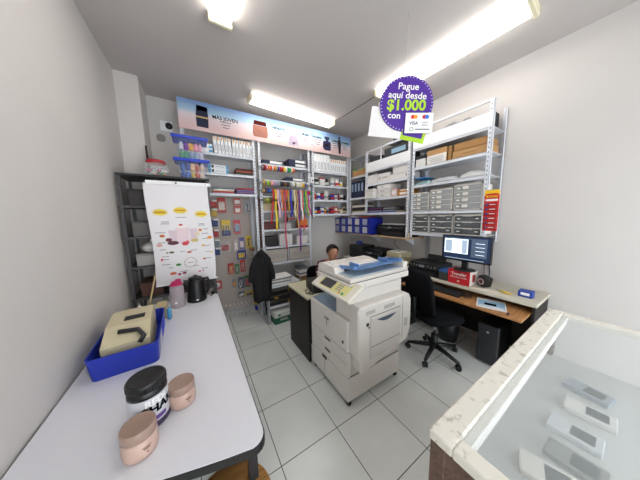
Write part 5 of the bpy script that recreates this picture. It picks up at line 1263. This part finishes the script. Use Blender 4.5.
m = MB().m(mat('#4a9ac8', .35)); m.M = Matrix.Translation((0, 0, .05)); m.box((0, 0, 0), (.03, .05, .10), .012); one('sponge', m, 'light blue sponge leaning between basket and beige holder', 'sponge', (-.25, 2.03, TZ))
m = MB().m(mat('#bfa878', .6)).tube([(0, 0, .008), (.06, .16, .32)], .007, 8); one('wooden_stick', m, 'thin pale wooden stick leaning up beside the poster', 'stick', (-.42, 2.18, TZ))
t = thing('paper_note', 'folded white paper standing near the left end of the table', 'paper', (-.48, 2.2, TZ)); m = MB().m(PAPER); m.prism([(-.04, 0), (.04, 0), (.0, .10)], -.07, .07, 'y'); m.build('sheet', t)
# jars in the foreground
def pjar(label, loc, r, h, rz):
    t = thing('cream_jar', label, 'jar', loc, rz, 'beige cosmetic jars')
    PB = mat('#c2a395', .35); PL = mat('#9d8275', .35)
    MB().m(PB).lathe([(r*.86, 0), (r*.95, .004), (r, .02), (r, h*.60), (r*.94, h*.66)], n=36).build('jar_body', t)
    m = MB().m(PL); m.lathe([(r*.96, h*.66), (r*.98, h*.67), (r*.98, h*.96), (r*.94, h), (r*.90, h*.992), (.0001, h*.99)], n=36); m.build('lid', t)
    m = MB().m(mat('#7d5f55', .5))
    for j, (w_, z_) in enumerate(((.5, .40), (.35, .34), (.12, .22))):
        pts = []
        for k in range(7):
            a = -PI/2+.55+(k/6-.5)*w_; pts.append((r*1.004*math.cos(a), r*1.004*math.sin(a)))
        vs = [(x_, y_, h*z_) for x_, y_ in pts]+[(x_, y_, h*z_+.005) for x_, y_ in pts]; m.add(vs, [(k, k+1, 8+k, 7+k) for k in range(6)])
    m.build('lettering', t)
pjar('beige cosmetic jar with brown lid to the right of the black lidded shaker jar', (-.115, 1.045, TZ), .052, .105, 0)
pjar('beige cosmetic jar nearest the camera, at the lower left edge', (-.235, .893, TZ), .052, .11, 0)
jx, jy, jr, jh = -.225, 1.02, .066, .20
t = thing('supplement_jar', 'tall silver and white jar with black screw lid and bold lettering', 'jar', (jx, jy, TZ))
MB().m(mat('#3a2a4a', .4)).lathe([(jr*.92, 0), (jr, .006), (jr, .03)], n=40).build('base_band', t)
MB().m(mat('#c3c3c8', .35)).lathe([(jr, .03), (jr, .135), (jr*.99, .14)], n=40, cap=False).build('jar_body', t)
m = MB().m(mat('#141416', .4)); m.lathe([(jr*.995, .14), (jr*.98, .155), (jr*.90, .160), (jr*.90, .165), (jr*.97, .167), (jr*.97, .195), (jr*.92, .20), (jr*.85, .198), (.0001, .197)], n=40)
for k in range(40): a = 2*PI*k/40; m.box((jr*.975*math.cos(a), jr*.975*math.sin(a), .181), (.003, .003, .024))
m.build('lid', t)
def wrap(m, string, size, z, mid, bold, rr):
    vs, fs = text_geo(string, size, 'CENTER', bold)
    m.add([(rr*math.cos(mid+v[0]/rr), rr*math.sin(mid+v[0]/rr), z+v[1]) for v in vs], fs)
m = MB().m(PAPER); wrap(m, 'REDUX', .036, .118, R(-40), .04, jr*1.012); m.m(INK); wrap(m, 'SHAKE', .046, .088, R(-40), .05, jr*1.013)
m.m(mat('#ecebea', .4)); wrap(m, '_______', .03, .075, R(-40), .0, jr*1.012); m.m(mat('#5d3a86', .4)); m.M = Matrix()
pts = [(-52-20+40*k/8) for k in range(9)]
m.add([(jr*1.012*math.cos(R(a)), jr*1.012*math.sin(R(a)), .038) for a in pts]+[(jr*1.012*math.cos(R(a)), jr*1.012*math.sin(R(a)), .056) for a in pts], [(k, k+1, 10+k, 9+k) for k in range(8)])
m.build('label_print', t)

# ------------------------------------------------------------------ display case, lower right
dc = thing('display_case', 'low glass-topped display case with worn white painted frame, lower right corner', 'display case', (.52, .27, 0))
WN = mat('#e4dfd4', .6, kind='worn', scale=38, bump=.4); BRW = mat('#6d5548', .6, kind='wood')
ztop = .985; W, D = 1.35, .55; rw = .062
m = MB().m(WN)
m.bb(0, W, -rw, 0, ztop-.03, ztop, .004); m.build('top_rail', dc)
m = MB().m(WN); m.bb(0, W, -D, -D+rw, ztop-.03, ztop, .004); m.build('top_rail', dc)
m = MB().m(WN); m.bb(0, rw*.8, -D+rw, -rw, ztop-.03, ztop, .004); m.build('end_rail', dc)
m = MB().m(WN); m.bb(W-rw*.8, W, -D+rw, -rw, ztop-.03, ztop, .004); m.build('end_rail', dc)
m = MB().m(mat('#e9e6e0', .6)); m.bb(rw*.8, W-rw*.8, -rw-.022, -rw, ztop-.05, ztop-.012, .002); m.bb(rw*.8, W-rw*.8, -D+rw, -D+rw+.02, ztop-.05, ztop-.012, .002); m.build('inner_ledge', dc)
MB().m(mat('#dfe8e8', .03, kind='film', alpha=.18)).bb(rw*.8-.01, W-rw*.8+.01, -D+rw-.01, -rw+.01, ztop-.012, ztop-.006).build('glass_top', dc)
for x_, y_ in ((0.004, -.044), (W-.044, -.044), (.004, -D+.004), (W-.044, -D+.004)): MB().m(BRW).bb(x_, x_+.04, y_, y_+.04, 0, ztop-.03, .002).build('corner_post', dc)
MB().m(BRW).bb(.006, .018, -D+.04, -.04, ztop-.22, ztop-.03).build('end_panel', dc); MB().m(BRW).bb(.006, .018, -D+.04, -.04, 0, .3).build('kick_panel', dc)
MB().m(mat('#dfe8e8', .03, kind='film', alpha=.2)).bb(.010, .015, -D+.04, -.04, .3, ztop-.22).build('side_glass', dc)
m = MB().m(mat('#b5aaa0', .6)); m.bb(.02, W-.02, -.02, -.008, 0, ztop-.03); m.build('front_panel', dc)
m = MB().m(mat('#b9bab8', .6, scale=5)); m.bb(.02, W-.02, -D+.02, -.02, ztop-.30, ztop-.285); m.build('inner_shelf', dc)
random.seed(11)
goods = [(.20, -.20, '#cfd2d4', 'white'), (.30, -.22, '#9a9c98', 'grey'), (.42, -.18, '#d8d4cc', 'cream'), (.55, -.22, '#7d8078', 'olive grey'), (.70, -.2, '#c4c8cc', 'silver'), (.88, -.22, '#d2d0cc', 'pale'), (1.05, -.2, '#8c949c', 'blue grey')]
for i, (x_, y_, cc, nm) in enumerate(goods):
    m = MB().m(mat(cc, .5)); m.bb(-.045, .045, -.07, .07, 0, .022, .003); m.m(DARK).bb(-.03, .03, -.05, .01, .0221, .0228)
    one('boxed_item', m, 'flat %s packet inside the glass case, %s' % (nm, nth(i, 7)), 'packet', (.52+x_, .27+y_, ztop-.2848), random.uniform(-.3, .3), 'packets inside the display case')
t = thing('marker_pen', 'dark pen with pink tip lying in the near corner of the glass case', 'pen', (.60, .06, ztop-.2848), R(60))
MB().m(mat('#2a2226', .4)).cyl((0, 0, .010), .009, .10, 'x', 12).build('barrel', t); MB().m(mat('#c22a70', .4)).cyl((.10, 0, .010), .0085, .022, 'x', 12, r2=.005).build('tip', t)

# ------------------------------------------------------------------ hanging round sign
sg = thing('hanging_sign', 'round purple hanging sign reading Pague aquí desde $1.000, under the ceiling', 'sign', (1.515, 1.10, 2.475), R(-36)); sg.scale = (1.13, 1.13, 1.13)
PU = mat('#4a2390', .5); GRN = mat('#a9cf22', .5); SR = (PI/2, 0, 0)
m = MB().m(PU); m.cyl((0, -.003, 0), .185, .006, 'y', 48); m.m(PAPER)
for k in range(48):
    a = 2*PI*k/48; m.add([(.172*math.cos(a+da)+0, -.0042, .172*math.sin(a+da)) if r_ == 0 else (.180*math.cos(a+da), -.0042, .180*math.sin(a+da)) for r_, da in ((0, -.012), (0, .012), (1, .012), (1, -.012))], [(0, 1, 2, 3)])
m.m(PAPER); m.at((0, -.0045, 0), (0, R(6), 0)); m.text('Pague', .062, (.0, 0, .112), SR, bold=.012); m.text('aquí desde', .062, (0, 0, .054), SR, bold=.012); m.text('con', .062, (-.075, 0, -.083), SR, bold=.012); m.m(GRN); m.at((0, -.0045, 0), (0, R(4), 0)); m.text('$1.000', .098, (0, 0, -.012), SR, bold=.03); m.build('disc', sg)
cdp = MB().m(PAPER); cdp.at((.0, -.012, 0), (0, R(3), 0)); cdp.bb(.0, .19, -.002, .002, -.20, -.065); cd_ = cdp.build('payment_card', sg)
m = MB().at((0, -.0148, 0), (0, R(3), 0))
for x_, c1, c2 in ((.05, '#d8262c', '#ee9a1c'), (.128, '#c32a3c', '#2a6ac8')):
    m.m(mat(c1, .5)); m.cyl((x_, 0, -.092), .014, .0008, 'y', 18); m.m(mat(c2, .5)); m.cyl((x_+.018, -.0006, -.092), .014, .0008, 'y', 18)
m.m(mat('#2a2a5a', .5)); m.text('VISA', .030, (.058, -.0002, -.135), SR, bold=.02); m.m(INK2)
m.text('tarjeta', .017, (.135, -.0002, -.128), SR); m.text('débito', .017, (.135, -.0002, -.146), SR)
m.m(mat('#7c8f5a', .5)); m.lathe([(.010, 0), (.014, 0)], (.045, -.0002, -.175), 'y', 16, cap=False); m.m(INK2); m.bb(.07, .17, -.0004, 0, -.178, -.172)
m.build('card_print', cd_)
m = MB().m(mat('#e3dfde', .6)); m.at((0, .008, 0), (0, R(8), 0)); m.bb(-.235, .02, -.0015, .0015, -.235, -.03); m.build('white_card', sg)
m = MB().m(mat('#eae6e6', .6)); m.at((0, .013, 0), (0, R(-4), 0)); m.bb(-.19, .05, -.0015, .0015, -.20, .04); m.build('white_card', sg)
m = MB().m(GRN); m.at((0, .007, 0), (0, R(14), 0)); m.bb(.02, .19, -.0015, .0015, -.235, -.12); m.m(PU).bb(.03, .17, -.0022, -.0016, -.205, -.12); m.build('green_card', sg)
m = MB().m(mat('#d0cecb', .4)); m.tube([(0, .004, .183), (0, .004, (ZC-2.475)/1.13)], .0016, 6); m.tube([(-.004, 0, .170), (0, .006, .185), (.004, 0, .170)], .002, 6); m.build('string', sg)

# ------------------------------------------------------------------ world, camera
sc_ = bpy.context.scene
w = bpy.data.worlds.new('daylight'); sc_.world = w; w.use_nodes = True
bg = w.node_tree.nodes['Background']; bg.inputs[0].default_value = lin('#e8f0f6'); bg.inputs[1].default_value = 4.8
cam = bpy.data.cameras.new('camera'); co = bpy.data.objects.new('camera', cam); COL.objects.link(co)
cam.sensor_width = 36; cam.lens = 36*200/640; cam.clip_start = .02
pit, yaw, roll = R(6.9), R(31.6), R(-1.0)
co.location = (0, 0, 1.5928)
F = Vector((math.sin(yaw)*math.cos(pit), math.cos(yaw)*math.cos(pit), -math.sin(pit))); Rt = Vector((math.cos(yaw), -math.sin(yaw), 0)); Up = Rt.cross(F)
R2_ = math.cos(roll)*Rt+math.sin(roll)*Up; U2_ = -math.sin(roll)*Rt+math.cos(roll)*Up
Mx = Matrix((R2_, U2_, -F)).transposed()
co.rotation_euler = Mx.to_euler()
sc_.camera = co
sc_.view_settings.view_transform = 'Standard'; sc_.view_settings.look = 'None'; sc_.view_settings.exposure = 0; sc_.view_settings.gamma = 1
sc_.view_settings.use_curve_mapping = False
